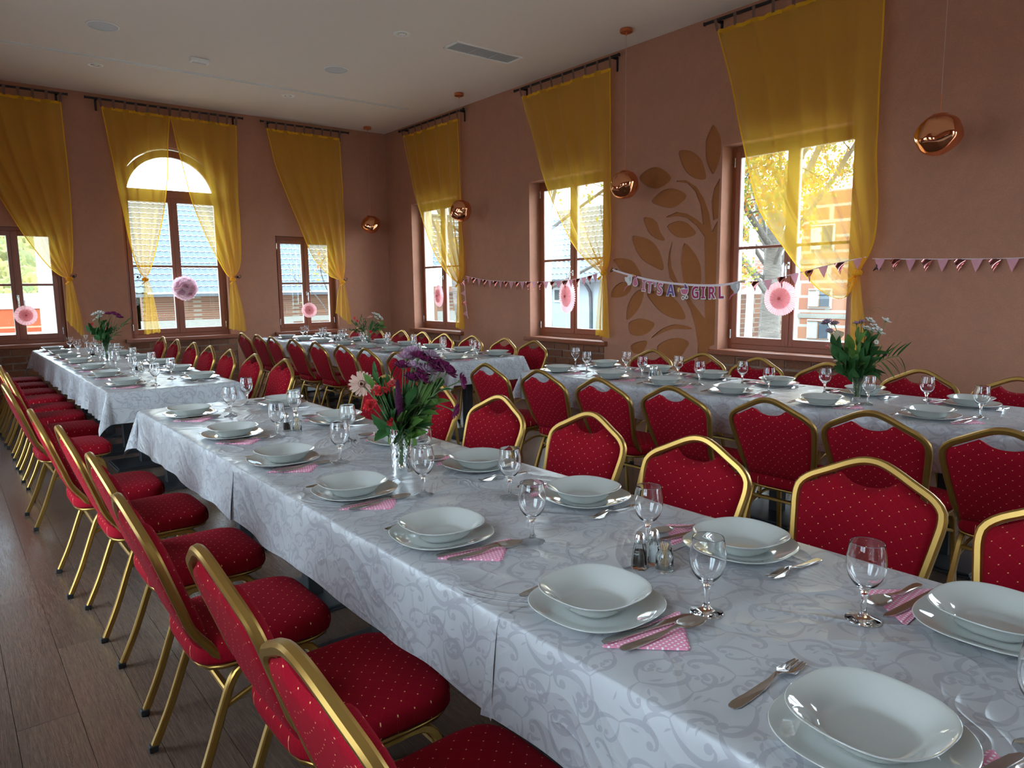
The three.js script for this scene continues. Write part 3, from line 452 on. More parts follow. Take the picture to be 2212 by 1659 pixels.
// ───────────── place settings ─────────────
const TY = 0.7612;
const charger = rings(superell(2.55, 0.130, 0.130), [[0.001, 0.0065], [0.5, 0.0065], [0.66, 0.0075], [0.76, 0.0115], [0.9, 0.0165], [0.985, 0.0195], [1.0, 0.0185], [0.985, 0.0165], [0.9, 0.0125], [0.74, 0.006], [0.66, 0.0005], [0.6, 0.0], [0.56, 0.0025], [0.001, 0.0025]], 72);
const soup = rings(superell(2.55, 0.107, 0.107), [[0.001, 0.0055], [0.5, 0.0055], [0.565, 0.0062], [0.61, 0.0092], [0.66, 0.0145], [0.74, 0.0235], [0.84, 0.0325], [0.94, 0.0395], [0.985, 0.0418], [1.0, 0.0408], [0.985, 0.0385], [0.9, 0.033], [0.78, 0.0225], [0.68, 0.0115], [0.6, 0.003], [0.52, 0.0], [0.48, 0.0012], [0.001, 0.002]], 72);
const glassGeo = lathe([[0.0001, 0.0], [0.026, 0.0], [0.0325, 0.0008], [0.0335, 0.002], [0.031, 0.0038], [0.018, 0.0075], [0.0085, 0.0125], [0.0052, 0.02], [0.0048, 0.035], [0.0056, 0.05], [0.0075, 0.0605], [0.0135, 0.0672], [0.0225, 0.0755], [0.0305, 0.0875], [0.0352, 0.102], [0.0362, 0.115], [0.0352, 0.131], [0.0325, 0.147], [0.0308, 0.157], [0.0303, 0.158], [0.0298, 0.157], [0.0314, 0.147], [0.0341, 0.131], [0.0351, 0.115], [0.0341, 0.102], [0.0294, 0.0885], [0.0213, 0.0772], [0.0125, 0.0705], [0.0055, 0.0685], [0.0001, 0.068]], 40);
// cutlery lies along x (handle at -x), profiled then curved upward
function bentShape(pts, depth, yOf, holes = []) {
  const s = shapeOf(pts); s.holes.push(...holes.map(poly)); const g0 = new THREE.ExtrudeGeometry(s, { depth, bevelEnabled: true, bevelSize: 0.0006, bevelThickness: 0.0006, bevelSegments: 1, steps: 1 });
  g0.rotateX(-Math.PI / 2); const p = g0.attributes.position; for (let i = 0; i < p.count; i++) p.setY(i, p.getY(i) + yOf(p.getX(i), p.getZ(i))); g0.computeVertexNormals(); return toCreasedNormals(g0, 0.6);
}
const mirror = (half) => [...half, ...half.slice().reverse().filter(([, w]) => w > 1e-6).map(([x, w]) => [x, -w])];
const handleHalf = [[-0.1, 0], [-0.099, 0.0045], [-0.095, 0.0072], [-0.085, 0.0092], [-0.065, 0.009], [-0.04, 0.0073], [-0.015, 0.0052], [0.008, 0.0037], [0.02, 0.0034]];
const forkOut = mirror([...handleHalf, [0.032, 0.0042], [0.04, 0.0095], [0.05, 0.0125], [0.062, 0.0128], [0.082, 0.0124], [0.098, 0.0114], [0.1, 0.0106], [0.1, 0.0092], [0.097, 0.0084], [0.065, 0.0082], [0.063, 0.0074], [0.065, 0.0066], [0.098, 0.0056], [0.1005, 0.0048], [0.1005, 0.0036], [0.098, 0.0028], [0.065, 0.0024], [0.063, 0.0012], [0.063, 0]]);
const forkGeo = bentShape(forkOut, 0.0014, (x) => 0.0012 + 0.011 * smooth(-0.02, 0.03, x) * (1 - smooth(0.04, 0.066, x)) + 0.006 * smooth(0.07, 0.1, x) + 0.0025 * smooth(-0.02, -0.09, x) * 0 );
const spoonOut = mirror([...handleHalf, [0.03, 0.0045], [0.04, 0.0105], [0.052, 0.0175], [0.066, 0.0208], [0.08, 0.0198], [0.092, 0.0145], [0.099, 0.0075], [0.101, 0]]);
const spoonGeo = (() => { // handle plus a hollow bowl
  const hd = bentShape(mirror([...handleHalf, [0.03, 0.0045], [0.036, 0.006], [0.037, 0]]), 0.0016, (x) => 0.0012 + 0.010 * smooth(-0.02, 0.03, x));
  const out = superell(2.1, 0.035, 0.0208), bowl = rings(out, [[0.001, 0.0018], [0.4, 0.0032], [0.7, 0.0068], [0.9, 0.0105], [1, 0.0128], [0.985, 0.0138], [0.88, 0.0115], [0.68, 0.0078], [0.4, 0.0044], [0.001, 0.003]], 30).translate(0.067, -0.0012, 0);
  return merge([hd, bowl]);
})();
const knifeGeo = bentShape([[-0.105, -0.004], [-0.104, 0.004], [-0.09, 0.0085], [-0.05, 0.0088], [0.0, 0.0068], [0.012, 0.0055], [0.02, 0.0085], [0.06, 0.0098], [0.095, 0.0085], [0.112, 0.003], [0.115, -0.003], [0.1, -0.0062], [0.02, -0.0066], [0.005, -0.006], [-0.05, -0.0075], [-0.09, -0.007]], 0.0022, (x) => 0.0008 + 0.0008 * (x < 0.01 ? 1 : 0));
const napkinGeo = (() => { const s = (y, k) => new THREE.ExtrudeGeometry(shapeOf([[-0.108, 0.05], [-0.104, 0.056 - k], [0.108, 0.054 - k], [0.111, 0.048], [0.01 - k, -0.054], [0.0, -0.055]]), { depth: 0.0009, bevelEnabled: false }).rotateX(-Math.PI / 2).translate(0, y, 0); const g = merge([s(0.0002, 0), s(0.0014, 0.004), s(0.0026, 0.008)]); const p = g.attributes.position, u = g.attributes.uv; for (let i = 0; i < p.count; i++) { u.setXY(i, p.getX(i) / 0.075, p.getZ(i) / 0.075); p.setY(i, p.getY(i) + 0.0012 * (1 + noise(p.getX(i) * 30, p.getZ(i) * 30, 3))); } g.computeVertexNormals(); return g; })();
const P = {}; for (const [k, g, m] of [['dinner_plate', charger, M.porcelain], ['soup_plate', soup, M.porcelain], ['wine_glass', glassGeo, M.glass], ['fork', forkGeo, M.steel], ['spoon', spoonGeo, M.steel], ['dinner_knife', knifeGeo, M.steel], ['paper_napkin', napkinGeo, M.napkin]]) { P[k] = new THREE.Mesh(g, m); P[k].castShadow = P[k].receiveShadow = true; }
const KIND = { dinner_plate: ['white square dinner plate', 'plate'], soup_plate: ['white square soup plate', 'plate'], wine_glass: ['empty wine glass', 'glass'], fork: ['steel fork', 'fork'], spoon: ['steel spoon', 'spoon'], dinner_knife: ['steel table knife', 'knife'], paper_napkin: ['pink dotted paper napkin', 'napkin'] };
function setting(key, side, i, z, opt = {}) {
  const cx = TABLES[key].x, s = side === 'L' ? 1 : -1, base = side === 'L' ? 0 : Math.PI;      // s=+1: the guest faces +x, right hand is +z
  const px = cx - s * 0.255;
  const put = (k, fx, fz, y, turn, lab) => { const [d, cat] = KIND[k]; return dup(P[k], k, `${lab || d}, ${ORD[i]} place from near end, ${SIDE[side]} of ${TABLES[key].name}`, cat, px + s * fx, TY + y, z + s * fz, base + turn, `${d}s`); };
  put('dinner_plate', rr(-0.008, 0.008), rr(-0.008, 0.008), 0, rr(-0.08, 0.08));
  put('soup_plate', rr(-0.01, 0.006), rr(-0.006, 0.006), 0.0068, rr(-0.16, 0.16));
  put('wine_glass', 0.155 + rr(-0.008, 0.008), 0.165 + rr(-0.012, 0.012), 0, rr(0, 6));
  put('fork', 0.012 + rr(-0.012, 0.012), -0.157 + rr(-0.01, 0.01), 0, rr(-0.08, 0.08));
  const nt = rr(-0.08, 0.08); put('paper_napkin', 0.0 + rr(-0.01, 0.01), 0.172, 0, 0.04 + nt);
  put('dinner_knife', 0.004, 0.136, 0.0066, -0.13 + nt); put('spoon', 0.006, 0.172, 0.0066, -0.12 + nt);
}
const Z1 = [-0.42, -0.965, -1.516, -2.046, -2.622, -3.24, -3.94], Z2 = [-5.58, -6.25, -6.95, -7.65, -8.3, -8.95, -9.53], Z3 = [-5.45, -6.02, -6.59, -7.16, -7.74, -8.32, -8.9, -9.47], Z4 = [-0.82, -1.37, -1.92, -2.49, -3.0, -3.48, -4.03];
for (const [k, zs] of [['near', Z1], ['farLeft', Z2], ['corner', Z3], ['wall', Z4]]) for (const s of ['L', 'R']) zs.forEach((z, i) => setting(k, s, i, z));
// shakers and toothpick holders
const shakerBody = (() => { const n = 8; const o = (t) => { const q = Math.PI * 2 / n, k = Math.cos(q / 2) / Math.cos(((t + q / 2) % q) - q / 2); return [Math.cos(t) * k, Math.sin(t) * k]; }; return toCreasedNormals(rings(o, [[0.0005, 0.0], [0.019, 0.0], [0.0205, 0.003], [0.0165, 0.04], [0.0125, 0.062], [0.0105, 0.066], [0.0085, 0.064], [0.0085, 0.060], [0.0125, 0.04], [0.0155, 0.008], [0.0005, 0.006]], 32), 0.5); })();
const shakerFill = (h) => lathe([[0.0005, 0.0065], [0.0145, 0.0085], [lerp(0.0145, 0.0112, h), 0.0085 + h * 0.045], [0.0005, 0.0085 + h * 0.045]], 16);
const shakerCap = lathe([[0.0122, 0.061], [0.0128, 0.064], [0.0125, 0.074], [0.0095, 0.0815], [0.004, 0.087], [0.0005, 0.0885]], 20);
function shaker(kind, key, x, z, where) {
  const g = thing(kind + '_shaker', `glass ${kind} shaker with a metal cap, ${where} on ${TABLES[key].name}`, 'shaker', x, TY, z, rr(0, 6), 'salt and pepper shakers');
  mesh('jar', shakerBody, M.cutGlass, g); mesh('filling', shakerFill(kind === 'pepper' ? 0.72 : 0.85), kind === 'pepper' ? M.pepper : M.salt, g); mesh('cap', shakerCap, M.chrome, g);
}
function toothpicks(key, x, z, where) {
  const g = thing('toothpick_holder', `glass toothpick holder full of toothpicks, ${where} on ${TABLES[key].name}`, 'toothpick holder', x, TY, z, 0, 'toothpick holders');
  mesh('jar', lathe([[0.0005, 0], [0.019, 0], [0.0205, 0.003], [0.0205, 0.034], [0.0185, 0.04], [0.0155, 0.046], [0.0165, 0.054], [0.0155, 0.054], [0.0142, 0.046], [0.017, 0.039], [0.0187, 0.034], [0.0187, 0.006], [0.0005, 0.005]], 24), M.cutGlass, g);
  for (let i = 0; i < 16; i++) { const a = rr(0, 6.28), b = a + rr(-0.6, 0.6); mesh('toothpick', tube([[Math.cos(a + 2.6) * 0.011, 0.0065, Math.sin(a + 2.6) * 0.011], [Math.cos(b) * 0.009, 0.064 + rr(-0.003, 0.003), Math.sin(b) * 0.009]], 0.0009, 1, 4), M.pick, g); }
}
for (const [k, x, z, w] of [['near', 1.24, -1.04, 'near the camera'], ['near', 1.24, -3.18, 'beyond the flowers'], ['farLeft', 1.262, -6.5, 'nearer the camera'], ['farLeft', 1.23, -8.4, 'beyond the flowers'], ['corner', 3.95, -6.5, 'nearer the camera'], ['corner', 3.96, -8.5, 'beyond the flowers'], ['wall', 3.93, -3.27, 'far from the flowers']]) {
  shaker('pepper', k, x - 0.022, z - 0.008, w); shaker('salt', k, x + 0.022, z - 0.004, w); toothpicks(k, x + 0.008, z + 0.04, w);
}
// ───────────── flowers ─────────────
const petalCache = new Map();
const flowerMat = (r, g, b, t = 0.2) => phys(lin(r, g, b), 0.75, { transmission: t, thickness: 0, ior: 1.2 });
const FM = { plum: flowerMat(0.21, 0.02, 0.10, 0.2), plumDark: flowerMat(0.06, 0.008, 0.035, 0.1), lilac: flowerMat(0.52, 0.32, 0.44), paleLilac: flowerMat(0.40, 0.26, 0.34), white: flowerMat(0.82, 0.82, 0.80), peach: flowerMat(0.86, 0.62, 0.52), red: flowerMat(0.82, 0.06, 0.07), redPale: flowerMat(0.88, 0.42, 0.36), cream: flowerMat(0.74, 0.62, 0.44), purple: flowerMat(0.22, 0.012, 0.16), brown: std(lin(0.10, 0.035, 0.015), 0.9), eye: std(lin(0.40, 0.30, 0.06), 0.9), eyeGreen: std(lin(0.16, 0.17, 0.04), 0.9), darkGrass: std(lin(0.20, 0.17, 0.06), 0.7) };
function petal(L, W, curl, cup, tip = 0.6) { return surf(2, 4, (u, v) => { const w = W * (0.35 + 0.65 * Math.sin(Math.PI * (0.18 + 0.62 * v))) * (v > 0.85 ? tip + (1 - tip) * (1 - v) / 0.15 : 1), a = (u - 0.5) * 2; return [v * L * Math.cos(curl * v), Math.sin(curl * v) * L * v + cup * a * a * W, a * w / 2]; }); }
function mum(R, layers, n, open) {                    // daisy-like bloom facing +y, layers of petals from the outside in
  const g = []; for (let l = 0; l < layers; l++) { const k = l / Math.max(1, layers - 1), pl = petal(R * (1 - 0.5 * k), R * 0.30 * (1 - 0.25 * k), open + 0.85 * k, 0.35); for (let i = 0; i < n; i++) g.push(pl.clone().rotateZ(rr(-0.12, 0.16) + 0.25 * k).rotateY((i + l * 0.5) / n * Math.PI * 2 + rr(-0.1, 0.1)).translate(0, k * R * 0.1, 0)); }
  return merge(g);
}
function frill(R) { const g = []; for (let l = 0; l < 6; l++) { const r = R * (1 - l * 0.12), ph = rr(0, 6), tilt = 0.25 + l * 0.2; g.push(surf(34, 3, (u, v) => { const a = u * Math.PI * 2, rad = r * (0.15 + 0.85 * v), up = rad * Math.tan(Math.min(1.25, tilt)) * 0.75; return [Math.cos(a) * rad * (1 + 0.12 * v * Math.sin(a * 9 + ph)) * (1 - l * 0.05), up + v * r * 0.18 * Math.sin(a * 11 + ph), Math.sin(a) * rad * (1 + 0.12 * v * Math.sin(a * 9 + ph)) * (1 - l * 0.05)]; }, undefined, true)); } return merge(g); }
function roseGeo(R) { const g = []; for (let l = 0; l < 9; l++) { const k = l / 8, r = R * (0.25 + 0.75 * k), a0 = l * 2.4; g.push(surf(10, 5, (u, v) => { const a = a0 + (u - 0.5) * 2.5, lip = v > 0.8 ? (v - 0.8) * 1.2 * k : 0, rad = r * (0.35 + 0.75 * Math.sin(v * 1.7)) * (1 - 0.1 * v) + lip * R; return [Math.cos(a) * rad, R * (1.9 - 0.35 * k) * v * (1 - 0.25 * Math.pow(Math.abs(u - 0.5) * 2, 3)) - R * 0.3, Math.sin(a) * rad]; })); } return merge(g); }
function leafGeo(L, W, droop, fold, teeth = 0) { return surf(6, 10, (u, v) => { const a = (u - 0.5) * 2, w = W / 2 * Math.pow(Math.sin(Math.PI * Math.pow(v, 0.8)), 0.8) * (1 + teeth * Math.abs(a) * Math.sin(v * 38)); return [v * L, -droop * L * v * v + Math.abs(a) * fold * w, a * w]; }); }
const BL = { mumBig: [0, 1, 2].map(() => mum(0.038, 4, 17, 0.25)), mumSmall: [0, 1].map(() => mum(0.027, 3, 13, 0.2)), daisy: [0, 1, 2].map(() => mum(0.03, 2, 15, 0.15)), ger: mum(0.046, 2, 20, 0.08), frill: [0, 1].map(() => frill(0.026)), rose: roseGeo(0.026) };
const up = V(0, 1, 0);
function orient(o, dir) { o.quaternion.setFromUnitVectors(up, dir.clone().normalize()); return o; }
// one flower: stem from inside the vase to the bloom, bloom facing `face`
function flower(name, label, cat, vase, head, geo, mat, face, opt = {}) {
  const g = thing(name, label, cat, vase[0], TY, vase[2], 0, opt.group);
  const foot = V(rr(-0.014, 0.014), 0.02 + rr(0, 0.02), rr(-0.014, 0.014)), h = V(...head), neck = V(clamp(h.x * 0.25, -0.024, 0.024), opt.rim || 0.15, clamp(h.z * 0.25, -0.024, 0.024));
  const mid = neck.clone().lerp(h, 0.5).add(V(0, opt.arch || 0.0, 0));
  mesh('stem', tube([foot, neck, mid, h], opt.sr || 0.0022, 18, 5), M.stem, g);
  const b = mesh('bloom', geo, mat, g); b.position.copy(h); orient(b, face); b.rotateY(rr(0, 6)); if (opt.scale) b.scale.setScalar(opt.scale);
  if (opt.eye) { const e = mesh('flower_center', new THREE.SphereGeometry(opt.eyeR || 0.009, 10, 6).scale(1, 0.5, 1).translate(0, 0.006, 0), opt.eye, b); }
  if (opt.inner) mesh('inner_petals', opt.inner[0], opt.inner[1], b);
  if (opt.calyx !== false) mesh('calyx', cyl(0.008, 0.003, 0.012, 0, -0.005, 0, 8), M.stem, b);
  return g;
}
function sprig(name, label, vase, tip, leaves, mat, opt = {}) {           // a leafy twig
  const g = thing(name, label, 'foliage', vase[0], TY, vase[2], 0, opt.group), h = V(...tip), neck = V(clamp(h.x * 0.25, -0.025, 0.025), opt.rim || 0.15, clamp(h.z * 0.25, -0.025, 0.025)), foot = V(rr(-0.012, 0.012), 0.02, rr(-0.012, 0.012));
  const c = new THREE.CatmullRomCurve3([foot, neck, neck.clone().lerp(h, 0.55).add(V(0, opt.arch || 0.02, 0)), h], false, 'centripetal');
  mesh('stem', new THREE.TubeGeometry(c, 18, 0.0018, 5), M.stem, g);
  const geo = leafGeo((opt.L || 0.06) * 1.2, (opt.W || 0.026) * 1.25, opt.droop || 0.25, 0.25, opt.teeth || 0);
  for (let i = 0; i < leaves; i++) { const t = lerp(opt.t0 || 0.5, 1, (i + 0.5) / leaves), m = mesh('leaf', geo, mat, g), tg = c.getTangentAt(t); m.position.copy(c.getPointAt(t)); const side = i % 2 ? 1 : -1; const out = V(tg.z, 0.25, -tg.x).multiplyScalar(side).add(tg.clone().multiplyScalar(opt.along || 0.6)).add(V(rr(-0.5, 0.5), rr(-0.1, 0.4), rr(-0.5, 0.5))).normalize(); m.quaternion.setFromUnitVectors(V(1, 0, 0), out); m.rotateX(rr(-0.7, 0.7)); m.scale.setScalar(rr(0.8, 1.2)); }
  return g;
}
const toCam = V(-0.5, 0.35, 0.8);
const faceOf = (h, k = 0.6) => V(h[0], Math.max(0.12, h[1] - 0.2), h[2]).normalize().multiplyScalar(1).add(toCam.clone().multiplyScalar(k));
function vaseThing(label, x, z, geo, waterGeo) { const g = thing('flower_vase', label, 'vase', x, TY, z, 0, 'flower vases'); mesh('glass', geo, M.cutGlass, g); mesh('water', waterGeo, M.water, g); return g; }
{ // bouquet on the nearest table, in a straight cut-glass vase
  const v = [1.248, 0, -2.19];
  const R = (y) => lerp(0.033, 0.0405, y / 0.158);
  const cut = (a, y) => { const d = Math.max(Math.abs(Math.sin(a * 5 + y * 75)), Math.abs(Math.sin(a * 5 - y * 75))); return y > 0.02 && y < 0.135 ? -0.0014 * Math.pow(d, 10) : 0; };
  const outer = surf(140, 44, (u, w) => { const a = -u * Math.PI * 2, y = w * 0.158, r = R(y) + cut(a, y); return [Math.cos(a) * r, y, Math.sin(a) * r]; }, undefined, true);
  const inner = lathe([[0.0405, 0.158], [0.039, 0.159], [0.0372, 0.157], [0.0345, 0.10], [0.0305, 0.02], [0.027, 0.012], [0.0001, 0.011]], 48), bottom = lathe([[0.0001, 0.0], [0.031, 0.0], [0.033, 0.001]], 48);
  vaseThing('straight cut-crystal glass vase on the nearest table', v[0], v[2], [outer, inner, bottom], lathe([[0.0001, 0.0118], [0.0268, 0.0128], [0.0298, 0.02], [0.0322, 0.075], [0.0001, 0.075]], 32));
  [[0.089, 0.403, 0.002], [0.101, 0.39, 0.013], [0.133, 0.379, 0.041], [0.124, 0.36, 0.037], [0.151, 0.366, 0.058], [0.163, 0.353, 0.07], [0.085, 0.342, 0.009], [0.055, 0.326, -0.012], [0.033, 0.37, -0.037], [0.096, 0.325, 0.021]].forEach((h, i) => flower('chrysanthemum', `dark plum chrysanthemum of the nearest bouquet, ${['topmost', 'high in the middle', 'upper right', 'centre of the cluster', 'right below the top', 'rightmost of the cluster', 'below the pale ones', 'lowest left', 'leftmost, small', 'lowest middle'][i]}`, 'flower', v, [h[0] + rr(-0.012, 0.012), h[1], h[2] + rr(-0.012, 0.012)], BL.mumBig[i % 3], FM.plum, faceOf(h, i % 3 ? 0.5 : 0.15), { group: 'plum chrysanthemums in a cluster', eye: FM.plumDark }));
  flower('chrysanthemum', 'plum chrysanthemum sticking out highest on the right of the nearest bouquet', 'flower', v, [0.194, 0.319, 0.101], BL.mumBig[1], FM.plum, V(1, 0.25, 0.7), { arch: 0.04, scale: 0.85 });
  flower('chrysanthemum', 'plum chrysanthemum drooping low on the right of the nearest bouquet', 'flower', v, [0.165, 0.215, 0.095], BL.mumBig[2], FM.plum, V(0.8, -0.35, 0.5), { arch: 0.06, scale: 0.85 });
  [[0.071, 0.418, -0.016], [0.051, 0.399, -0.028], [0.066, 0.367, -0.011], [0.119, 0.404, 0.025], [0.102, 0.354, 0.021]].forEach((h, i) => flower('lilac_chrysanthemum', `pale lilac chrysanthemum among plum ones, ${['topmost', 'upper left', 'lower left', 'hidden behind', 'lower right'][i]} in the nearest bouquet`, 'flower', v, h, BL.mumBig[i % 3], i > 2 ? FM.paleLilac : FM.lilac, faceOf(h, -0.1 + 0.1 * i), { group: 'lilac chrysanthemums' }));
  flower('gerbera', 'peach gerbera with a dark centre at the left of the nearest bouquet', 'flower', v, [-0.083, 0.314, -0.121], BL.ger, FM.peach, V(-0.5, 0.1, 0.88), { eye: FM.brown, eyeR: 0.013, arch: 0.02, sr: 0.003 });
  [[-0.024, 0.287, -0.069], [-0.036, 0.3, -0.081], [-0.057, 0.24, -0.087], [0.01, 0.314, -0.046], [-0.004, 0.179, -0.035]].forEach((h, i) => flower('carnation', `red carnation, ${['the middle one', 'small one behind the middle', 'low on the left', 'high near the plume', 'just above the vase rim'][i]} in the nearest bouquet`, 'flower', v, [h[0] - 0.025, h[1], h[2] + 0.03], BL.frill[i % 2], FM.red, faceOf(h, 0.9), { scale: [0.95, 0.6, 1.05, 0.85, 0.8][i], inner: [BL.frill[1].clone().scale(0.7, 0.9, 0.7).translate(0, 0.006, 0), i % 2 ? FM.redPale : FM.red] }));
  { const g = thing('celosia', 'dark plum celosia plume in the middle of the nearest bouquet', 'flower', v[0], TY, v[2]); const c = new THREE.CatmullRomCurve3([V(0, 0.03, 0), V(-0.004, 0.16, 0.012), V(-0.012, 0.25, 0.02), V(-0.006, 0.335, 0.0)]); mesh('stem', new THREE.TubeGeometry(c, 14, 0.002, 5), M.stem, g); mesh('plume', surf(22, 40, (u, w) => { const t = lerp(0.48, 1, w), p = c.getPointAt(Math.min(0.999, t)), a = u * 6.2832, r = 0.017 * Math.pow(Math.sin(Math.PI * (0.06 + 0.9 * w)), 0.6) * (1 + 0.35 * noise(Math.cos(a) * 3, w * 30, Math.sin(a) * 3)) * (1 - 0.45 * w); return [p.x + Math.cos(a) * r, p.y, p.z + Math.sin(a) * r]; }, undefined, true), FM.plumDark, g); }
  const lv = [[-0.021, 0.141, -0.041, 0.075, 0.052], [0.044, 0.134, 0.012, 0.07, 0.05], [0.019, 0.182, -0.016, 0.08, 0.045], [-0.014, 0.22, -0.049, 0.07, 0.04], [0.09, 0.221, 0.034, 0.075, 0.045], [0.117, 0.277, 0.046, 0.08, 0.03], [0.135, 0.299, 0.057, 0.07, 0.028], [-0.04, 0.361, -0.095, 0.045, 0.018], [0.003, 0.343, -0.057, 0.045, 0.018], [-0.048, 0.311, -0.092, 0.05, 0.018], [0.003, 0.262, -0.043, 0.07, 0.03], [0.067, 0.309, 0.0, 0.06, 0.022], [0.087, 0.246, 0.028, 0.065, 0.03], [0.044, 0.167, 0.006, 0.07, 0.045], [-0.036, 0.26, -0.074, 0.06, 0.024], [0.02, 0.24, 0.03, 0.07, 0.03], [0.05, 0.26, -0.03, 0.07, 0.03], [0.0, 0.2, 0.03, 0.07, 0.035], [0.06, 0.2, 0.01, 0.06, 0.03], [-0.03, 0.19, -0.02, 0.06, 0.03]];
  lv.forEach(([x, y, z, L, W], i) => sprig('leaf_sprig', 'green leafy sprig in the nearest bouquet', v, [x, y, z], 10, i % 4 === 1 || i === 4 ? M.leafLight : M.leaf, { group: 'leaf sprigs of the nearest bouquet', L, W, t0: 0.42, rim: 0.14, arch: 0.01, teeth: i % 3 === 0 ? 0.12 : 0 }));
}
const trumpet = (h, r0, r1, waist, wy) => { const o = [[0.0001, 0], [r0, 0], [r0 * 1.02, 0.003], [waist, wy], [lerp(waist, r1, 0.45), lerp(wy, h, 0.6)], [r1, h], [r1 - 0.001, h + 0.001], [r1 - 0.0025, h], [lerp(waist, r1, 0.45) - 0.0025, lerp(wy, h, 0.6)], [waist - 0.003, wy + 0.004], [0.0001, wy * 0.55 + 0.006]]; return toCreasedNormals(lathe(o, 14), 0.35); };
{ // bouquet on the table along the window wall
  const v = [3.97, 0, -1.85], W = 'bouquet on the window-wall table';
  vaseThing('flared faceted glass vase on the window-wall table', v[0], v[2], trumpet(0.135, 0.026, 0.04, 0.016, 0.03), lathe([[0.0001, 0.031], [0.012, 0.035], [0.021, 0.085], [0.0001, 0.085]], 14));
  [[0.099, 0.443, 0.002], [0.168, 0.441, 0.059], [0.114, 0.409, 0.021], [0.133, 0.381, 0.041], [0.076, 0.399, -0.008], [0.09, 0.39, 0.02]].forEach((h, i) => flower('white_chrysanthemum', `white chrysanthemum, ${['top left', 'apart at the top right', 'upper middle', 'lower right', 'lower left', 'lower middle'][i]}, ${W}`, 'flower', v, h, BL.daisy[i % 3], FM.white, faceOf(h, i === 1 ? 0.5 : 0.8), { eye: FM.eyeGreen, scale: i === 3 ? 1.15 : 1, rim: 0.13 }));
  flower('small_daisy', `small white daisy below the white cluster, ${W}`, 'flower', v, [0.105, 0.325, 0.04], BL.daisy[0], FM.white, toCam, { eye: FM.eye, scale: 0.5, rim: 0.13, eyeR: 0.012 });
  [[-0.09, 0.432, -0.148], [-0.059, 0.425, -0.121], [-0.084, 0.385, -0.134]].forEach((h, i) => flower('lilac_chrysanthemum', `dusty lilac chrysanthemum, ${['top left', 'upper left, nearer the middle', 'below the other lilac ones'][i]}, ${W}`, 'flower', v, h, BL.mumBig[i], FM.paleLilac, V(-0.3 + 0.5 * i, 0.7, -0.2), { rim: 0.13, scale: 0.85 - 0.12 * i }));
  flower('rose', `cream rose at the left, ${W}`, 'flower', v, [-0.053, 0.35, -0.105], BL.rose, FM.cream, V(-0.1, 1, 0.25), { rim: 0.13, sr: 0.003, scale: 1.05 });
  flower('rose_bud', `small pale pink bud low at the left, ${W}`, 'flower', v, [-0.103, 0.296, -0.134], BL.rose, FM.redPale, V(-0.5, 0.4, 0.4), { rim: 0.13, scale: 0.45 });
  [[0.038, 0.427, -0.043], [0.063, 0.434, -0.025]].forEach((h, i) => flower('mauve_bloom', `dull mauve bloom behind the white flowers, ${['left', 'right'][i]} one, ${W}`, 'flower', v, h, BL.mumSmall[i], FM.paleLilac, V(0, 1, 0), { rim: 0.13, scale: 0.9 }));
  flower('purple_bloom', `small bright purple bloom among the palm leaves, ${W}`, 'flower', v, [0.146, 0.258, 0.072], BL.frill[0], FM.purple, toCam, { rim: 0.13, scale: 0.55 });
  { const g = thing('palm_frond', `feathery palm frond leaning right, ${W}`, 'foliage', v[0], TY, v[2]); const c = new THREE.CatmullRomCurve3([V(0.0, 0.04, 0), V(0.02, 0.13, 0.008), V(0.085, 0.2, 0.045), V(0.15, 0.235, 0.09), V(0.2, 0.245, 0.125)]); mesh('stem', new THREE.TubeGeometry(c, 18, 0.0022, 5), M.leafLight, g); for (let i = 0; i < 15; i++) { const t = 0.45 + 0.55 * i / 14, m = mesh('leaflet', leafGeo(0.125 * (1 - 0.25 * Math.abs(t - 0.7)), 0.012, 0.3, 0.4), i % 3 ? M.leaf : M.leafLight, g), tg = c.getTangentAt(t); m.position.copy(c.getPointAt(t)); const d = tg.clone().multiplyScalar(0.7).add(V(0, i % 2 ? 1 : -0.75, 0)).add(V(rr(-0.2, 0.2), 0, rr(-0.3, 0.3))).normalize(); m.quaternion.setFromUnitVectors(V(1, 0, 0), d); m.rotateX(rr(-0.6, 0.6)); } }
  for (const [i, t] of [[0.086, 0.508, -0.019], [0.127, 0.518, 0.012], [0.006, 0.428, -0.069]].entries()) { const g = thing('grass_blade', `thin curling grass blade above the ${W}`, 'foliage', v[0], TY, v[2], 0, 'grass blades of the window-wall bouquet'); mesh('blade', tube([[0, 0.05, 0], [0.02, 0.25, -0.01], [0.03 + 0.02 * i, 0.42, -0.02], t, [t[0] + 0.05, t[1] - 0.02, t[2] + 0.03]], 0.0011, 20, 4), FM.darkGrass, g); }
  [[-0.069, 0.313, -0.11, 0.08, 0.03], [-0.047, 0.237, -0.079, 0.08, 0.045], [-0.054, 0.186, -0.076, 0.075, 0.045], [-0.024, 0.162, -0.048, 0.075, 0.045], [0.003, 0.277, -0.046, 0.08, 0.04], [0.071, 0.263, 0.011, 0.07, 0.035], [0.096, 0.276, 0.03, 0.07, 0.03], [0.05, 0.3, 0.01, 0.075, 0.03], [0.092, 0.16, 0.049, 0.06, 0.035], [0.03, 0.35, -0.03, 0.07, 0.022], [0.08, 0.35, 0.02, 0.07, 0.026], [0.02, 0.2, 0.02, 0.07, 0.04], [0.05, 0.21, -0.02, 0.07, 0.04]].forEach(([x, y, z, L, Wd], i) => sprig('leaf_sprig', 'green leafy sprig in the ' + W, v, [x, y, z], 10, i % 5 === 4 ? M.leafLight : M.leaf, { group: 'leaf sprigs of the window-wall bouquet', L, W: Wd, t0: 0.4, rim: 0.125 }));
}
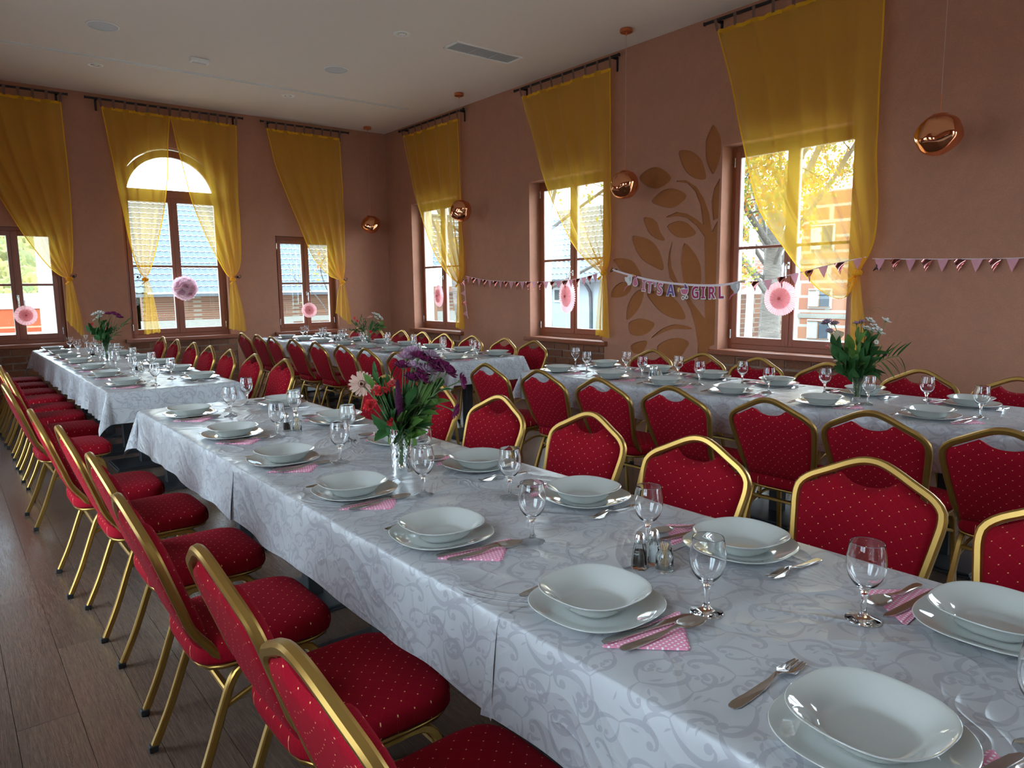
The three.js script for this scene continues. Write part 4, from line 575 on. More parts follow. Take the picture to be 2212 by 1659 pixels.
{ // bouquet on the far left table
  const v = [1.244, 0, -7.82], W = 'bouquet on the far left table';
  vaseThing('waisted glass vase on the far left table', v[0], v[2], toCreasedNormals(lathe([[0.0001, 0], [0.036, 0], [0.04, 0.012], [0.034, 0.05], [0.027, 0.09], [0.034, 0.14], [0.044, 0.17], [0.0425, 0.1705], [0.0315, 0.14], [0.0245, 0.09], [0.031, 0.05], [0.036, 0.015], [0.0001, 0.01]], 16), 0.4), lathe([[0.0001, 0.0108], [0.0352, 0.016], [0.0302, 0.05], [0.0001, 0.05]], 16));
  [[-0.026, 0.459, -0.101], [-0.048, 0.448, -0.116], [-0.007, 0.447, -0.083], [-0.029, 0.414, -0.095], [-0.066, 0.441, -0.13], [-0.074, 0.388, -0.127]].forEach((h, i) => flower('white_chrysanthemum', `white chrysanthemum, ${['topmost', 'upper left', 'upper right', 'facing front below', 'far left', 'lowest small one'][i]}, ${W}`, 'flower', v, [h[0] * 0.9, h[1], h[2] * 0.6], BL.daisy[i % 3], FM.white, faceOf(h, 0.8), { eye: FM.eyeGreen, scale: i === 5 ? 0.6 : 1.15, rim: 0.165 }));
  [[0.052, 0.439, -0.035], [0.088, 0.442, -0.006], [0.113, 0.427, 0.017], [0.134, 0.404, 0.038]].forEach((h, i) => flower('chrysanthemum', `dark purple chrysanthemum, ${ORD[i]} from the left, ${W}`, 'flower', v, h, BL.mumBig[i % 3], FM.plum, V(h[0], 0.9, h[2]), { rim: 0.165 }));
  flower('carnation', `small red carnation low at the left, ${W}`, 'flower', v, [-0.09, 0.343, -0.09], BL.frill[0], FM.red, V(-0.6, 0.5, 0.4), { rim: 0.165, scale: 0.8 });
  [[-0.102, 0.279, -0.09, 0.07, 0.035], [-0.089, 0.324, -0.09, 0.07, 0.03], [0.18, 0.36, 0.08, 0.09, 0.012], [0.16, 0.343, 0.07, 0.09, 0.012], [-0.03, 0.37, -0.05, 0.07, 0.03], [0.05, 0.36, 0.0, 0.07, 0.03], [0.0, 0.3, 0.0, 0.08, 0.045], [0.03, 0.26, 0.02, 0.08, 0.045], [-0.03, 0.25, -0.02, 0.08, 0.045], [0.07, 0.3, 0.03, 0.08, 0.035]].forEach(([x, y, z, L, Wd], i) => sprig('leaf_sprig', 'green leafy sprig in the ' + W, v, [x, y, z], 8, M.leaf, { group: 'leaf sprigs of the far left bouquet', L, W: Wd, t0: 0.42, rim: 0.165 }));
}
{ // bouquet on the far corner table
  const v = [3.98, 0, -7.68], W = 'bouquet on the far corner table';
  vaseThing('small flared glass vase on the far corner table', v[0], v[2], trumpet(0.105, 0.026, 0.037, 0.02, 0.02), lathe([[0.0001, 0.022], [0.0165, 0.028], [0.022, 0.07], [0.0001, 0.07]], 14));
  [[0.088, 0.358, 0.009], [0.123, 0.341, 0.04], [0.146, 0.307, 0.064], [0.123, 0.261, 0.054], [0.10, 0.31, 0.03]].forEach((h, i) => flower('white_chrysanthemum', `white chrysanthemum, ${['topmost', 'upper right', 'far right', 'lowest', 'middle'][i]}, ${W}`, 'flower', v, h, BL.daisy[i % 3], FM.white, faceOf(h, 0.4), { eye: FM.eyeGreen, scale: i === 3 ? 0.6 : 1.2, rim: 0.1 }));
  flower('gerbera', `red gerbera with white tips seen from the side, ${W}`, 'flower', v, [0.048, 0.319, -0.017], BL.ger, FM.redPale, V(-0.2, 1, 0.1), { rim: 0.1, eye: FM.red, scale: 0.8, sr: 0.003 });
  flower('carnation', `small red carnation just above the rim, ${W}`, 'flower', v, [0.03, 0.15, 0.02], BL.frill[1], FM.red, toCam, { rim: 0.1, scale: 0.7 });
  [[-0.097, 0.301, -0.13], [-0.073, 0.271, -0.106]].forEach((h, i) => flower('rose_bud', `dark pink bud, ${['upper', 'lower'][i]} one at the left, ${W}`, 'flower', v, h, BL.rose, FM.red, V(-0.4, 1, 0), { rim: 0.1, scale: 0.6 }));
  [[-0.028, 0.343, -0.082, 0.035, 0.012], [-0.003, 0.296, -0.054, 0.035, 0.012], [-0.135, 0.278, -0.157, 0.04, 0.014], [-0.166, 0.176, -0.164, 0.04, 0.016], [-0.12, 0.166, -0.125, 0.04, 0.016], [0.156, 0.218, 0.087, 0.08, 0.03], [0.12, 0.22, 0.06, 0.07, 0.03], [-0.09, 0.23, -0.11, 0.045, 0.018], [-0.06, 0.25, -0.08, 0.045, 0.018], [0.08, 0.27, 0.02, 0.06, 0.025], [-0.05, 0.31, -0.09, 0.04, 0.014]].forEach(([x, y, z, L, Wd], i) => sprig('leaf_sprig', 'green leafy sprig in the ' + W, v, [x, y, z], 9, i === 5 ? M.leafLight : M.leaf, { group: 'leaf sprigs of the far corner bouquet', L, W: Wd, t0: 0.45, rim: 0.1 }));
}
// ───────────── curtains (local: x along the wall, y up, +z into the room) ─────────────
function atWall(o, side, a = 0) { return place(o, side, a); }
function curtain(side, label, rodLabel, rod, c, tabs) {
  const sp = (pts) => new THREE.CatmullRomCurve3(pts.map(([a, y]) => V(a, y, 0)), false, 'centripetal');
  if (rod) {
    const r = new THREE.Group(); r.name = numbered('curtain_rod'); scene.add(r); atWall(r, side); tag(r, rodLabel, 'curtain rod', 'dark curtain rods');
    mesh('bar', rbox(rod[1] - rod[0], 0.024, 0.024, 0.004, (rod[0] + rod[1]) / 2, 3.868, 0.10), M.rod, r);
    for (const a of [rod[0] + 0.13, rod[1] - 0.11]) mesh('bracket', [box(0.02, 0.022, 0.09, a, 3.868, 0.045), box(0.024, 0.15, 0.008, a, 3.81, 0.006)], M.rod, r);
    for (const a of rod) mesh('finial', rbox(0.012, 0.032, 0.032, 0.004, a, 3.868, 0.10), M.rod, r);
  }
  const g = new THREE.Group(); g.name = numbered('curtain'); scene.add(g); atWall(g, side); tag(g, label, 'curtain', 'yellow voile curtains');
  const L = sp([...c.L, c.knot]), Rr = sp([...c.R, c.knot]), seed = c.knot[0] * 3.1, NP = c.pleats || 5;
  const fold = (u) => u + 0.035 * noise(u * 5, seed) * Math.sin(Math.PI * u);
  const up_ = surf(110, 60, (u, v) => {
    const l = L.getPointAt(Math.min(0.9999, v)), q = Rr.getPointAt(Math.min(0.9999, v)), w = Math.hypot(q.x - l.x, q.y - l.y), t = fold(u);
    const env = Math.sin(Math.PI * clamp(v * 1.02, 0, 1)), amp = 0.022 + 0.016 * smooth(0.05, 0.6, v) * (1 - smooth(0.93, 1, v)), sq = Math.pow(0.5 + 0.5 * Math.sin(2 * Math.PI * (NP * t + 0.35 * noise(t * 4, seed + v * 0.6))), 2.2);
    const gather = 0.025 * smooth(0.7, 1, v) * Math.sin(t * Math.PI * 2 * 2 + seed);
    const sag = v < 0.06 ? -0.014 * (1 - v / 0.06) * Math.abs(Math.sin(Math.PI * (tabs - 1) * u)) * (0.4 + 0.9 * Math.max(0, noise(u * 6, seed, 4) + 0.3)) : 0;
    return [lerp(l.x, q.x, t), lerp(l.y, q.y, t) + sag - 0.05 * env * Math.sin(Math.PI * t) * w * 0.4, 0.095 + amp * (sq - 0.4) * 1.4 + gather + 0.01 * env];
  }, (u, v) => [u * 1.5, v * 2.4]);
  mesh('panel', up_, M.voile, g);
  const hem = surf(110, 2, (u, v) => { const l = L.getPointAt(0), q = Rr.getPointAt(0), sag = -0.014 * Math.abs(Math.sin(Math.PI * (tabs - 1) * u)) * (0.4 + 0.9 * Math.max(0, noise(u * 6, seed, 4) + 0.3)); return [lerp(l.x, q.x, fold(u)), lerp(l.y, q.y, fold(u)) + sag + 0.004 - 0.034 * v, 0.099 + 0.006 * Math.sin(u * 95)]; });
  mesh('top_hem', hem, M.voileHem, g);
  for (const [n, e] of [['edge_hem', L], ['edge_hem', Rr]]) mesh(n, surf(1, 50, (u, v) => { const p = e.getPointAt(Math.min(0.9999, v * 0.97)); return [p.x + (u - 0.5) * 0.014, p.y, 0.099 + 0.004 * Math.sin(v * 23)]; }), M.voileHem, g);
  for (let i = 0; i < tabs; i++) { const u = i / (tabs - 1), a = lerp(c.L[0][0], c.R[0][0], u) * 1, y = lerp(c.L[0][1], c.R[0][1], u), ra = clamp(a + (i === 0 ? -0.03 : i === tabs - 1 ? 0.012 : rr(-0.01, 0.01)), -99, 99); mesh('tab', surf(1, 8, (p, v) => { const x = lerp(ra, a, v) + (p - 0.5) * 0.032; return [x, v < 0.2 ? 3.885 - 0.0 * v : lerp(3.885, y - 0.01, (v - 0.2) / 0.8), v < 0.2 ? lerp(0.085, 0.117, v / 0.2) : lerp(0.117, 0.1, (v - 0.2) / 0.8)]; }), M.tab, g); }
  const [ka, ky] = c.knot;
  const tail = surf(44, 34, (u, v) => { const a0 = lerp(ka - 0.022, c.tail[0][0], Math.pow(v, 0.6)), a1 = lerp(ka + 0.022, c.tail[1][0], Math.pow(v, 0.6)), yb = lerp(c.tail[0][1], c.tail[1][1], u); return [lerp(a0, a1, u) + 0.006 * Math.sin(v * 5 + seed), lerp(ky - 0.01, yb + 0.008 * Math.sin(u * 20), v), 0.095 + (0.010 + 0.022 * v) * Math.sin(u * Math.PI * 2 * 2.6 + seed + v * 0.8) + 0.012]; });
  mesh('tail', tail, M.voile, g);
  mesh('knot', [new THREE.TorusGeometry(0.026, 0.017, 10, 20).scale(1, 0.8, 1.3).rotateX(Math.PI / 2 - 0.3).translate(ka, ky, 0.098), new THREE.SphereGeometry(0.022, 12, 8).scale(1.1, 0.8, 1).translate(ka + 0.012, ky - 0.005, 0.132), surf(8, 8, (u, v) => [ka - 0.01 - v * 0.045, ky - 0.02 - v * 0.035 - 0.02 * Math.sin(u * 3.1), 0.13 + 0.012 * Math.sin(u * 6 + v * 2)])], M.voileHem, g);
  // wrought hook on the wall
  const hk = new THREE.Group(); hk.name = numbered('tieback_hook'); scene.add(hk); atWall(hk, side); tag(hk, `small dark iron hook holding back the ${label.replace('yellow voile curtain', 'curtain')}`, 'hook', 'curtain tieback hooks');
  const ha = ka + (c.hook || 0.055); mesh('plate', cyl(0.016, 0.016, 0.006, 0, 0, 0, 12).rotateX(Math.PI / 2).translate(ha, ky + 0.035, 0.003), M.rod, hk); mesh('curl', tube([[ha, ky + 0.035, 0.004], [ha, ky + 0.03, 0.05], [ha - 0.005, ky + 0.015, 0.085], [ha + 0.012, ky + 0.03, 0.1], [ha + 0.022, ky + 0.05, 0.088], [ha + 0.012, ky + 0.062, 0.075]], 0.004, 24, 6), M.rod, hk);
}
const dE = (z) => z;
curtain('right', 'yellow voile curtain of the right wall window nearest the corner', 'dark curtain rod over the right wall window nearest the corner', [-10.13, -8.37], { L: [[-10.02, 3.79], [-9.79, 3.08], [-9.61, 2.64], [-9.18, 1.92], [-8.88, 1.64], [-8.66, 1.51]], R: [[-8.52, 3.775], [-8.49, 2.41], [-8.46, 1.66]], knot: [-8.56, 1.5], tail: [[-8.65, 0.85], [-8.44, 0.82]], hook: 0.09 }, 9);
curtain('right', 'yellow voile curtain left of the leaf mural', 'dark curtain rod left of the leaf mural', [-7.25, -5.48], { L: [[-7.11, 3.78], [-6.88, 3.2], [-6.66, 2.65], [-6.45, 2.30], [-6.17, 1.90], [-5.85, 1.65]], R: [[-5.61, 3.77], [-5.60, 2.6], [-5.61, 1.70]], knot: [-5.69, 1.56], tail: [[-5.78, 0.85], [-5.60, 0.83]], hook: 0.1 }, 9);
curtain('right', 'yellow voile curtain right of the leaf mural', 'dark curtain rod right of the leaf mural', [-4.39, -2.55], { L: [[-4.24, 3.78], [-4.10, 3.35], [-3.96, 2.83], [-3.74, 2.10], [-3.50, 1.76], [-3.31, 1.53], [-3.08, 1.33], [-2.92, 1.29]], R: [[-2.72, 3.775], [-2.72, 2.55], [-2.70, 1.75]], knot: [-2.82, 1.5], tail: [[-2.87, 0.86], [-2.70, 0.84]], hook: 0.13 }, 9);
curtain('back', 'yellow voile curtain of the back wall window near the corner', 'dark curtain rod over the back wall window near the corner', [3.94, 5.33], { L: [[4.02, 3.78], [4.16, 3.17], [4.41, 2.51], [4.67, 1.89], [4.93, 1.62], [5.05, 1.575]], R: [[5.17, 3.775], [5.19, 2.84], [5.16, 1.70]], knot: [5.12, 1.54], tail: [[4.98, 1.04], [5.23, 0.84]], hook: 0.07 }, 9);
curtain('back', 'yellow voile curtain, left half of the arched window', 'long dark curtain rod over the arched window', [1.71, 3.68], { L: [[1.89, 3.78], [1.96, 3.21], [2.03, 2.57], [2.13, 1.85], [2.20, 1.64]], R: [[2.70, 3.775], [2.66, 3.47], [2.60, 2.85], [2.47, 2.23], [2.30, 1.69]], knot: [2.24, 1.58], tail: [[2.17, 0.84], [2.39, 0.86]], hook: -0.07, pleats: 3.5 }, 7);
curtain('back', 'yellow voile curtain, right half of the arched window', '', null, { L: [[2.71, 3.775], [2.78, 3.36], [2.94, 2.56], [3.15, 2.0], [3.33, 1.64]], R: [[3.58, 3.765], [3.55, 2.93], [3.51, 1.78]], knot: [3.40, 1.58], tail: [[3.30, 0.86], [3.54, 0.82]], pleats: 3.5, hook: 0.1 }, 8);
curtain('back', 'yellow voile curtain of the leftmost back wall window', 'dark curtain rod over the leftmost back wall window', [0.1, 1.52], { L: [[0.29, 3.78], [0.45, 3.2], [0.73, 2.55], [0.96, 2.06], [1.17, 1.72], [1.30, 1.61]], R: [[1.44, 3.775], [1.45, 2.6], [1.40, 1.72]], knot: [1.36, 1.59], tail: [[1.28, 1.06], [1.46, 0.82]], hook: 0.06 }, 9);

// ───────────── copper pendants ─────────────
const pendantShade = (k) => { const g = new THREE.SphereGeometry(0.142, 72, 48), p = g.attributes.position; for (let i = 0; i < p.count; i++) { const x = p.getX(i) / 0.142, y = p.getY(i) / 0.142, z = p.getZ(i) / 0.142; const n = 0.16 * noise(x * 0.9 + k * 3.1, y * 1.1, z * 0.9 + k) + 0.07 * noise(x * 1.9, y * 1.7 + k * 2, z * 1.9 + 4), d = 1 + n * (y > 0.85 ? 0.4 : 1); p.setXYZ(i, x * 0.142 * d * 1.04, (y > 0.93 ? 0.93 + (y - 0.93) * 0.2 : y) * 0.142 * (1 + n * 0.5), z * 0.142 * d * 1.04); } g.computeVertexNormals(); const N = g.attributes.normal; for (let j = 0; j <= 48; j++) { const a = j * 73, b = a + 72, n = V(N.getX(a) + N.getX(b), N.getY(a) + N.getY(b), N.getZ(a) + N.getZ(b)).normalize(); N.setXYZ(a, n.x, n.y, n.z); N.setXYZ(b, n.x, n.y, n.z); } return g; };
[[5.6, -2.14, 'rightmost, in front of the plain wall'], [5.6, -5.08, 'beside the leaf mural'], [5.6, -8.0, 'in front of the right wall window nearest the corner'], [5.55, -10.46, 'in the corner']].forEach(([x, z, w], i) => {
  const g = thing('pendant_lamp', `copper blob-shaped pendant lamp, ${w}`, 'lamp', x, 2.44, z, i * 1.3, 'copper pendant lamps');
  mesh('shade', pendantShade(i + 1), M.copper, g); mesh('cap', cyl(0.05, 0.058, 0.012, 0, 0.135, 0, 28), M.copperMatte, g); mesh('sleeve', cyl(0.0045, 0.0045, 0.14, 0, 0.205, 0, 8), M.copperMatte, g);
  mesh('cord', cyl(0.0022, 0.0022, 1.27, 0, 0.865, 0, 6), M.cord, g); mesh('canopy', [rbox(0.0001, 0.0001, 0.0001, 0.00001), lathe([[0.0001, 1.509], [0.06, 1.509], [0.062, 1.505], [0.062, 1.478], [0.059, 1.474], [0.0001, 1.474]], 32), cyl(0.006, 0.008, 0.03, 0, 1.462, 0, 10)], M.copperMatte, g);
});
// ───────────── ceiling fittings ─────────────
[[1.497, -8.06, 'left'], [3.876, -8.01, 'right']].forEach(([x, z, w]) => { const g = thing('ceiling_speaker', `round flush ceiling speaker, the ${w} one`, 'speaker', x, H, z); mesh('rim', lathe([[0.131, 0], [0.145, 0], [0.145, -0.004], [0.137, -0.009], [0.131, -0.008]], 40), M.whitePlastic, g); mesh('grille', lathe([[0.0001, -0.0085], [0.1, -0.0082], [0.133, -0.006], [0.133, 0], [0.0001, 0]], 40), M.grille, g); });
[[1.644, -9.456, 'left of the slot diffuser end'], [3.864, -9.437, 'behind the right speaker'], [3.893, -6.537, 'beside the air vent'], [1.64, -6.6, 'at the top edge of the picture']].forEach(([x, z, w]) => { const g = thing('downlight', `round white recessed downlight, ${w}`, 'light', x, H, z); mesh('ring', lathe([[0.05, 0.0], [0.053, -0.003], [0.068, -0.009], [0.08, -0.006], [0.085, 0]], 32), M.whitePlastic, g); mesh('gimbal', new THREE.TorusGeometry(0.04, 0.004, 8, 28).rotateX(Math.PI / 2).translate(0, -0.003, 0), M.chrome, g); mesh('bulb', lathe([[0.0001, -0.004], [0.03, -0.006], [0.036, -0.001], [0.0001, 0]], 24), M.whitePlastic, g); });
{ const g = thing('slot_diffuser', 'long narrow white air slot running across the ceiling', 'air diffuser', 2.70, H, -9.125); mesh('frame', [box(5.56, 0.008, 0.012, 0, -0.004, -0.034), box(5.56, 0.008, 0.012, 0, -0.004, 0), box(5.56, 0.008, 0.012, 0, -0.004, 0.034), box(0.012, 0.008, 0.08, 2.78, -0.004, 0), box(0.012, 0.008, 0.08, -2.78, -0.004, 0)], M.whitePlastic, g); for (const z of [-0.017, 0.017]) mesh('slot', box(5.55, 0.002, 0.022, 0, -0.001, z), M.slot, g); }
{ const g = thing('air_vent', 'rectangular white air vent grille in the ceiling', 'air vent', 4.89, H, -6.5); mesh('frame', [box(0.88, 0.012, 0.022, 0, -0.006, -0.125), box(0.88, 0.012, 0.022, 0, -0.006, 0.125), box(0.022, 0.012, 0.25, -0.429, -0.006, 0), box(0.022, 0.012, 0.25, 0.429, -0.006, 0)], M.whitePlastic, g); mesh('backing', box(0.85, 0.002, 0.24, 0, -0.001, 0), M.grille, g); for (let i = 0; i < 15; i++) mesh('slat', box(0.84, 0.0016, 0.011, 0, 0, 0).rotateX(0.2).translate(0, -0.006, -0.105 + i * 0.015), M.grille, g); for (const x of [-0.14, 0.14]) mesh('divider', box(0.006, 0.006, 0.235, x, -0.01, 0), M.grille, g); }
{ const g = thing('emergency_light', 'small white box-shaped emergency light on the ceiling', 'light', 2.51, H, -8.55, 0.1); mesh('housing', rbox(0.2, 0.045, 0.085, 0.008, 0, -0.0225, 0), M.whitePlastic, g); mesh('lens', rbox(0.15, 0.006, 0.05, 0.002, 0, -0.046, 0), M.grille, g); }

// ───────────── bunting and banner ─────────────
const pennantGeo = (() => { const g = surf(4, 6, (u, v) => [(u - 0.5) * 0.082 * (1 - v), -v * 0.1, 0.003 * Math.sin(v * 4 + u * 3)]); return g; })();
const pennantFoilGeo = (() => surf(6, 8, (u, v) => [(u - 0.5) * 0.082 * (1 - v), -v * 0.1, 0.010 * Math.sin(v * 7 + u * 4) * (1 - v * 0.5)]))();
const alongString = (pts) => new THREE.CatmullRomCurve3(pts.map(([a, y, n]) => V(a, y, n)), false, 'centripetal');
function bunting(label, pts, n, first, hang = true) {
  const g = new THREE.Group(); g.name = numbered('pennant_bunting'); scene.add(g); place(g, 'right', 0); tag(g, label, 'bunting', 'pink pennant buntings');
  const c = alongString(pts); mesh('string', new THREE.TubeGeometry(c, 60, 0.0035, 5), M.ribbon, g);
  for (let i = 0; i < n; i++) { const t = (i + 0.5) / n, p = c.getPointAt(t), tg = c.getTangentAt(t), foil = (i + first) % 2; const m = mesh('pennant', foil ? pennantFoilGeo : pennantGeo, foil ? M.pennantFoil : M.pennantPink, g); m.position.copy(p); m.rotation.z = Math.atan2(tg.y, tg.x) * (hang ? 0.6 : 1); m.rotation.y = rr(-0.25, 0.25); m.userData.label = foil ? 'shiny rose gold foil pennant' : 'matte pink paper pennant'; }
  return g;
}
bunting('pink pennant bunting strung between the two left windows of the right wall', [[-8.40, 1.585, 0.10], [-8.0, 1.525, 0.06], [-7.63, 1.50, 0.05], [-7.02, 1.485, 0.05], [-6.52, 1.485, 0.05], [-6.04, 1.52, 0.07], [-5.76, 1.565, 0.12]], 23, 0);
bunting('short loose end of pennant bunting hanging beside the corner window curtain', [[-8.41, 1.56, 0.12], [-8.405, 1.35, 0.11], [-8.40, 1.15, 0.10], [-8.39, 0.98, 0.08]], 4, 1, false);
bunting('pink pennant bunting across the right window and its curtain', [[-3.86, 1.44, 0.05], [-3.65, 1.455, 0.07], [-3.47, 1.485, 0.09], [-3.25, 1.525, 0.12], [-3.01, 1.575, 0.15], [-2.74, 1.625, 0.12]], 8, 1);
bunting('pink pennant bunting along the plain wall at the right', [[-2.71, 1.61, 0.08], [-2.3, 1.592, 0.04], [-1.7, 1.578, 0.035], [-1.24, 1.60, 0.05]], 13, 0);
{
  const font = await new FontLoader().loadAsync('fonts/droid/droid_sans_bold.typeface.json');
  const g = new THREE.Group(); g.name = numbered('letter_banner'); scene.add(g); place(g, 'right', 0); tag(g, 'paper letter banner across the leaf mural reading its a girl', 'banner');
  const rib = alongString([[-5.60, 1.60, 0.05], [-5.42, 1.553, 0.045], [-5.05, 1.475, 0.04], [-4.74, 1.435, 0.04], [-4.45, 1.415, 0.045], [-4.21, 1.412, 0.05], [-4.08, 1.42, 0.06], [-3.88, 1.45, 0.07]]);
  const yAt = (a) => { let lo = 0, hi = 1; for (let i = 0; i < 24; i++) { const m = (lo + hi) / 2; rib.getPointAt(m).x < a ? lo = m : hi = m; } return rib.getPointAt(lo); };
  mesh('ribbon', surf(80, 1, (u, v) => { const p = rib.getPointAt(u); return [p.x, p.y + 0.011 - 0.022 * v, p.z]; }), M.ribbon, g);
  const ext = (sh, d, b, z) => new THREE.ExtrudeGeometry(sh, { depth: d, bevelEnabled: b > 0, bevelSize: b, bevelThickness: 0.0006, bevelSegments: 1, curveSegments: 6 }).translate(0, 0, z);
  const letter = (ch, a, size, mat, tilt, slim = 0.86) => {
    const sh = font.generateShapes(ch, size), t = new THREE.ShapeGeometry(sh); t.computeBoundingBox(); const bb = t.boundingBox, cx = (bb.min.x + bb.max.x) / 2, top = ch === "'" ? bb.max.y : bb.max.y, p = yAt(a);
    const back = ext(sh, 0.001, 0.0085, 0).translate(-cx, -top, 0).scale(slim, 1, 1), face = ext(sh, 0.0016, 0, 0.0026).translate(-cx, -top, 0).scale(slim, 1, 1);
    const L = mesh('letter', back, M.cardWhite, g); L.position.set(a, p.y - 0.012, p.z + 0.004); L.rotation.z = tilt; mesh('letter_face', face, mat, L); L.userData.label = 'cut-out card letter'; return L;
  };
  letter('I', -5.135, 0.118, M.cardPink, -0.08); letter('T', -5.055, 0.122, M.cardPink, -0.08); letter("'", -4.985, 0.118, M.cardPink, -0.06); letter('S', -4.915, 0.122, M.cardPink, -0.08); letter('A', -4.775, 0.118, M.cardPurple, -0.04, 0.95);
  letter('G', -4.465, 0.118, M.cardCrimson, 0.02); letter('I', -4.365, 0.118, M.cardCrimson, 0); letter('R', -4.262, 0.118, M.cardCrimson, 0.03); letter('L', -4.152, 0.118, M.cardCrimson, 0.04);
  const card = (name, pts, mat, z = 0, d = 0.0014, parent = g) => mesh(name, ext(shapeOf(pts), d, 0, z), mat, parent);
  const stork = (a, y, n, flip, grey) => { // bird in flight with long legs
    const b = card('paper_stork', [[-0.03, 0.035], [-0.005, 0.055], [0.018, 0.052], [0.04, 0.07], [0.05, 0.03], [0.045, -0.02], [0.022, -0.05], [-0.012, -0.055], [-0.02, -0.03], [-0.052, 0.0], [-0.06, 0.035], [-0.048, 0.04]].map(([x, yy]) => [x * flip, yy]), grey ? M.cardGrey : M.cardWhite); b.position.set(a, y, n); b.userData.label = 'white card stork';
    const w = card('wing', [[0.005, 0.03], [0.03, 0.045], [0.034, 0.0], [0.02, -0.015]].map(([x, yy]) => [x * flip, yy]), grey ? M.cardWhite : M.cardGrey, 0.0015, 0.001, b);
    card('leg', [[-0.012, -0.045], [-0.05, -0.075], [-0.072, -0.115], [-0.066, -0.117], [-0.043, -0.082], [0.0, -0.055]].map(([x, yy]) => [x * flip, yy]), M.cardPink, 0, 0.001, b); card('beak', [[0.045, 0.06], [0.105, 0.045], [0.104, 0.052], [0.05, 0.072]].map(([x, yy]) => [x * flip, yy]), M.cardYellow, 0, 0.001, b);
  };
  stork(-5.355, 1.475, 0.05, 1, false); stork(-3.985, 1.385, 0.07, 1, true);
  { const p = yAt(-5.26), b = card('bundle', [[0, 0.06], [0.012, 0.035], [0.03, 0.0], [0.038, -0.035], [0.025, -0.058], [0, -0.064], [-0.028, -0.056], [-0.04, -0.03], [-0.03, 0.005], [-0.012, 0.035]], M.cardWhite); b.position.set(-5.262, p.y - 0.045, p.z + 0.004); card('bundle_face', [[0, 0.05], [0.008, 0.03], [0.024, -0.002], [0.03, -0.034], [0.02, -0.05], [0, -0.056], [-0.022, -0.048], [-0.032, -0.028], [-0.024, 0.003], [-0.008, 0.03]], M.cardPink, 0.0016, 0.001, b); card('bow', [[0, 0.042], [0.022, 0.06], [0.024, 0.042], [0, 0.036], [-0.024, 0.042], [-0.022, 0.06]], M.cardCrimson, 0.003, 0.001, b); }
  { const p = yAt(-4.61), b = card('pram', [[-0.058, 0.0], [0.0, 0.012], [0.0, 0.062], [0.014, 0.056], [0.05, 0.015], [0.054, -0.025], [0.035, -0.058], [0.0, -0.066], [-0.035, -0.052]], M.cardWhite); b.position.set(-4.60, p.y - 0.045, p.z + 0.005); card('hood', [[0.003, 0.004], [0.003, 0.052], [0.014, 0.046], [0.043, 0.012], [0.045, 0.002]], M.cardPurple, 0.0016, 0.001, b); card('body', [[-0.048, -0.004], [0.045, -0.002], [0.046, -0.024], [0.03, -0.05], [0, -0.057], [-0.03, -0.045]], M.cardPink, 0.0016, 0.001, b); for (const x of [-0.022, 0.022]) { const w = mesh('wheel', new THREE.TorusGeometry(0.016, 0.006, 6, 18), M.cardWhite, b); w.position.set(x + 0.008, -0.088 + x * 0.2, 0.003); } card('rattle', [[-0.08, 0.01], [-0.066, 0.018], [-0.056, 0.006], [-0.066, -0.03], [-0.084, -0.03], [-0.09, -0.012]], M.cardYellow, 0.0016, 0.001, b); }
}
// ───────────── paper fans and pompom ─────────────
function fanGeo(R, n, depth, k = 1) { return surf(n * 2, 10, (u, v) => { const i = Math.round(u * n * 2), a = u * Math.PI * 2, r = R * (0.04 + 0.96 * v) * (v > 0.95 && i % 2 ? 0.965 : 1); return [Math.cos(a) * r, Math.sin(a) * r, (i % 2 ? 1 : -1) * depth * (0.25 + 0.75 * v) * k + 0.02 * (1 - v) * (1 - v)]; }); }
function paperFan(side, label, a, y, n, R, turn, handleY) {
  const g = new THREE.Group(); g.name = numbered('paper_fan'); scene.add(g); place(g, side, 0); tag(g, label, 'paper fan', 'round pink paper fans');
  const d = new THREE.Group(); d.position.set(a, y, n); d.rotation.y = turn; d.name = 'fan'; g.add(d);
  mesh('outer_fan', toCreasedNormals(fanGeo(R, 46, 0.007), 0.2), M.paperPink, d); mesh('inner_fan', toCreasedNormals(fanGeo(R * 0.62, 40, 0.006).translate(0, 0, 0.014), 0.2), M.paperPink, d); mesh('center', new THREE.SphereGeometry(R * 0.09, 14, 8).scale(1, 1, 0.5).translate(0, 0, 0.034), std(lin(0.72, 0.16, 0.13), 0.8), d);
  mesh('hanging_ribbon', surf(1, 6, (u, v) => [a + (u - 0.5) * 0.008, lerp(handleY, y + R * 0.8, v), lerp(n + 0.005, n, v)]), M.ribbon, g);
}
paperFan('right', 'pink paper fan seen almost edge-on in the corner side window', -9.30, 1.30, -0.02, 0.17, -0.14, 1.57);
paperFan('right', 'large pink paper fan in the window left of the mural', -6.40, 1.30, 0.0, 0.21, -0.26, 1.57);
paperFan('right', 'pink paper fan in the window right of the mural', -3.555, 1.285, 0.0, 0.16, 0.1, 1.57);
paperFan('back', 'pink paper fan in the leftmost back window', 0.865, 1.14, 0.03, 0.125, 0, 1.33);
paperFan('back', 'pink paper fan in the back window near the corner', 4.57, 1.10, 0.03, 0.118, -0.3, 1.33);
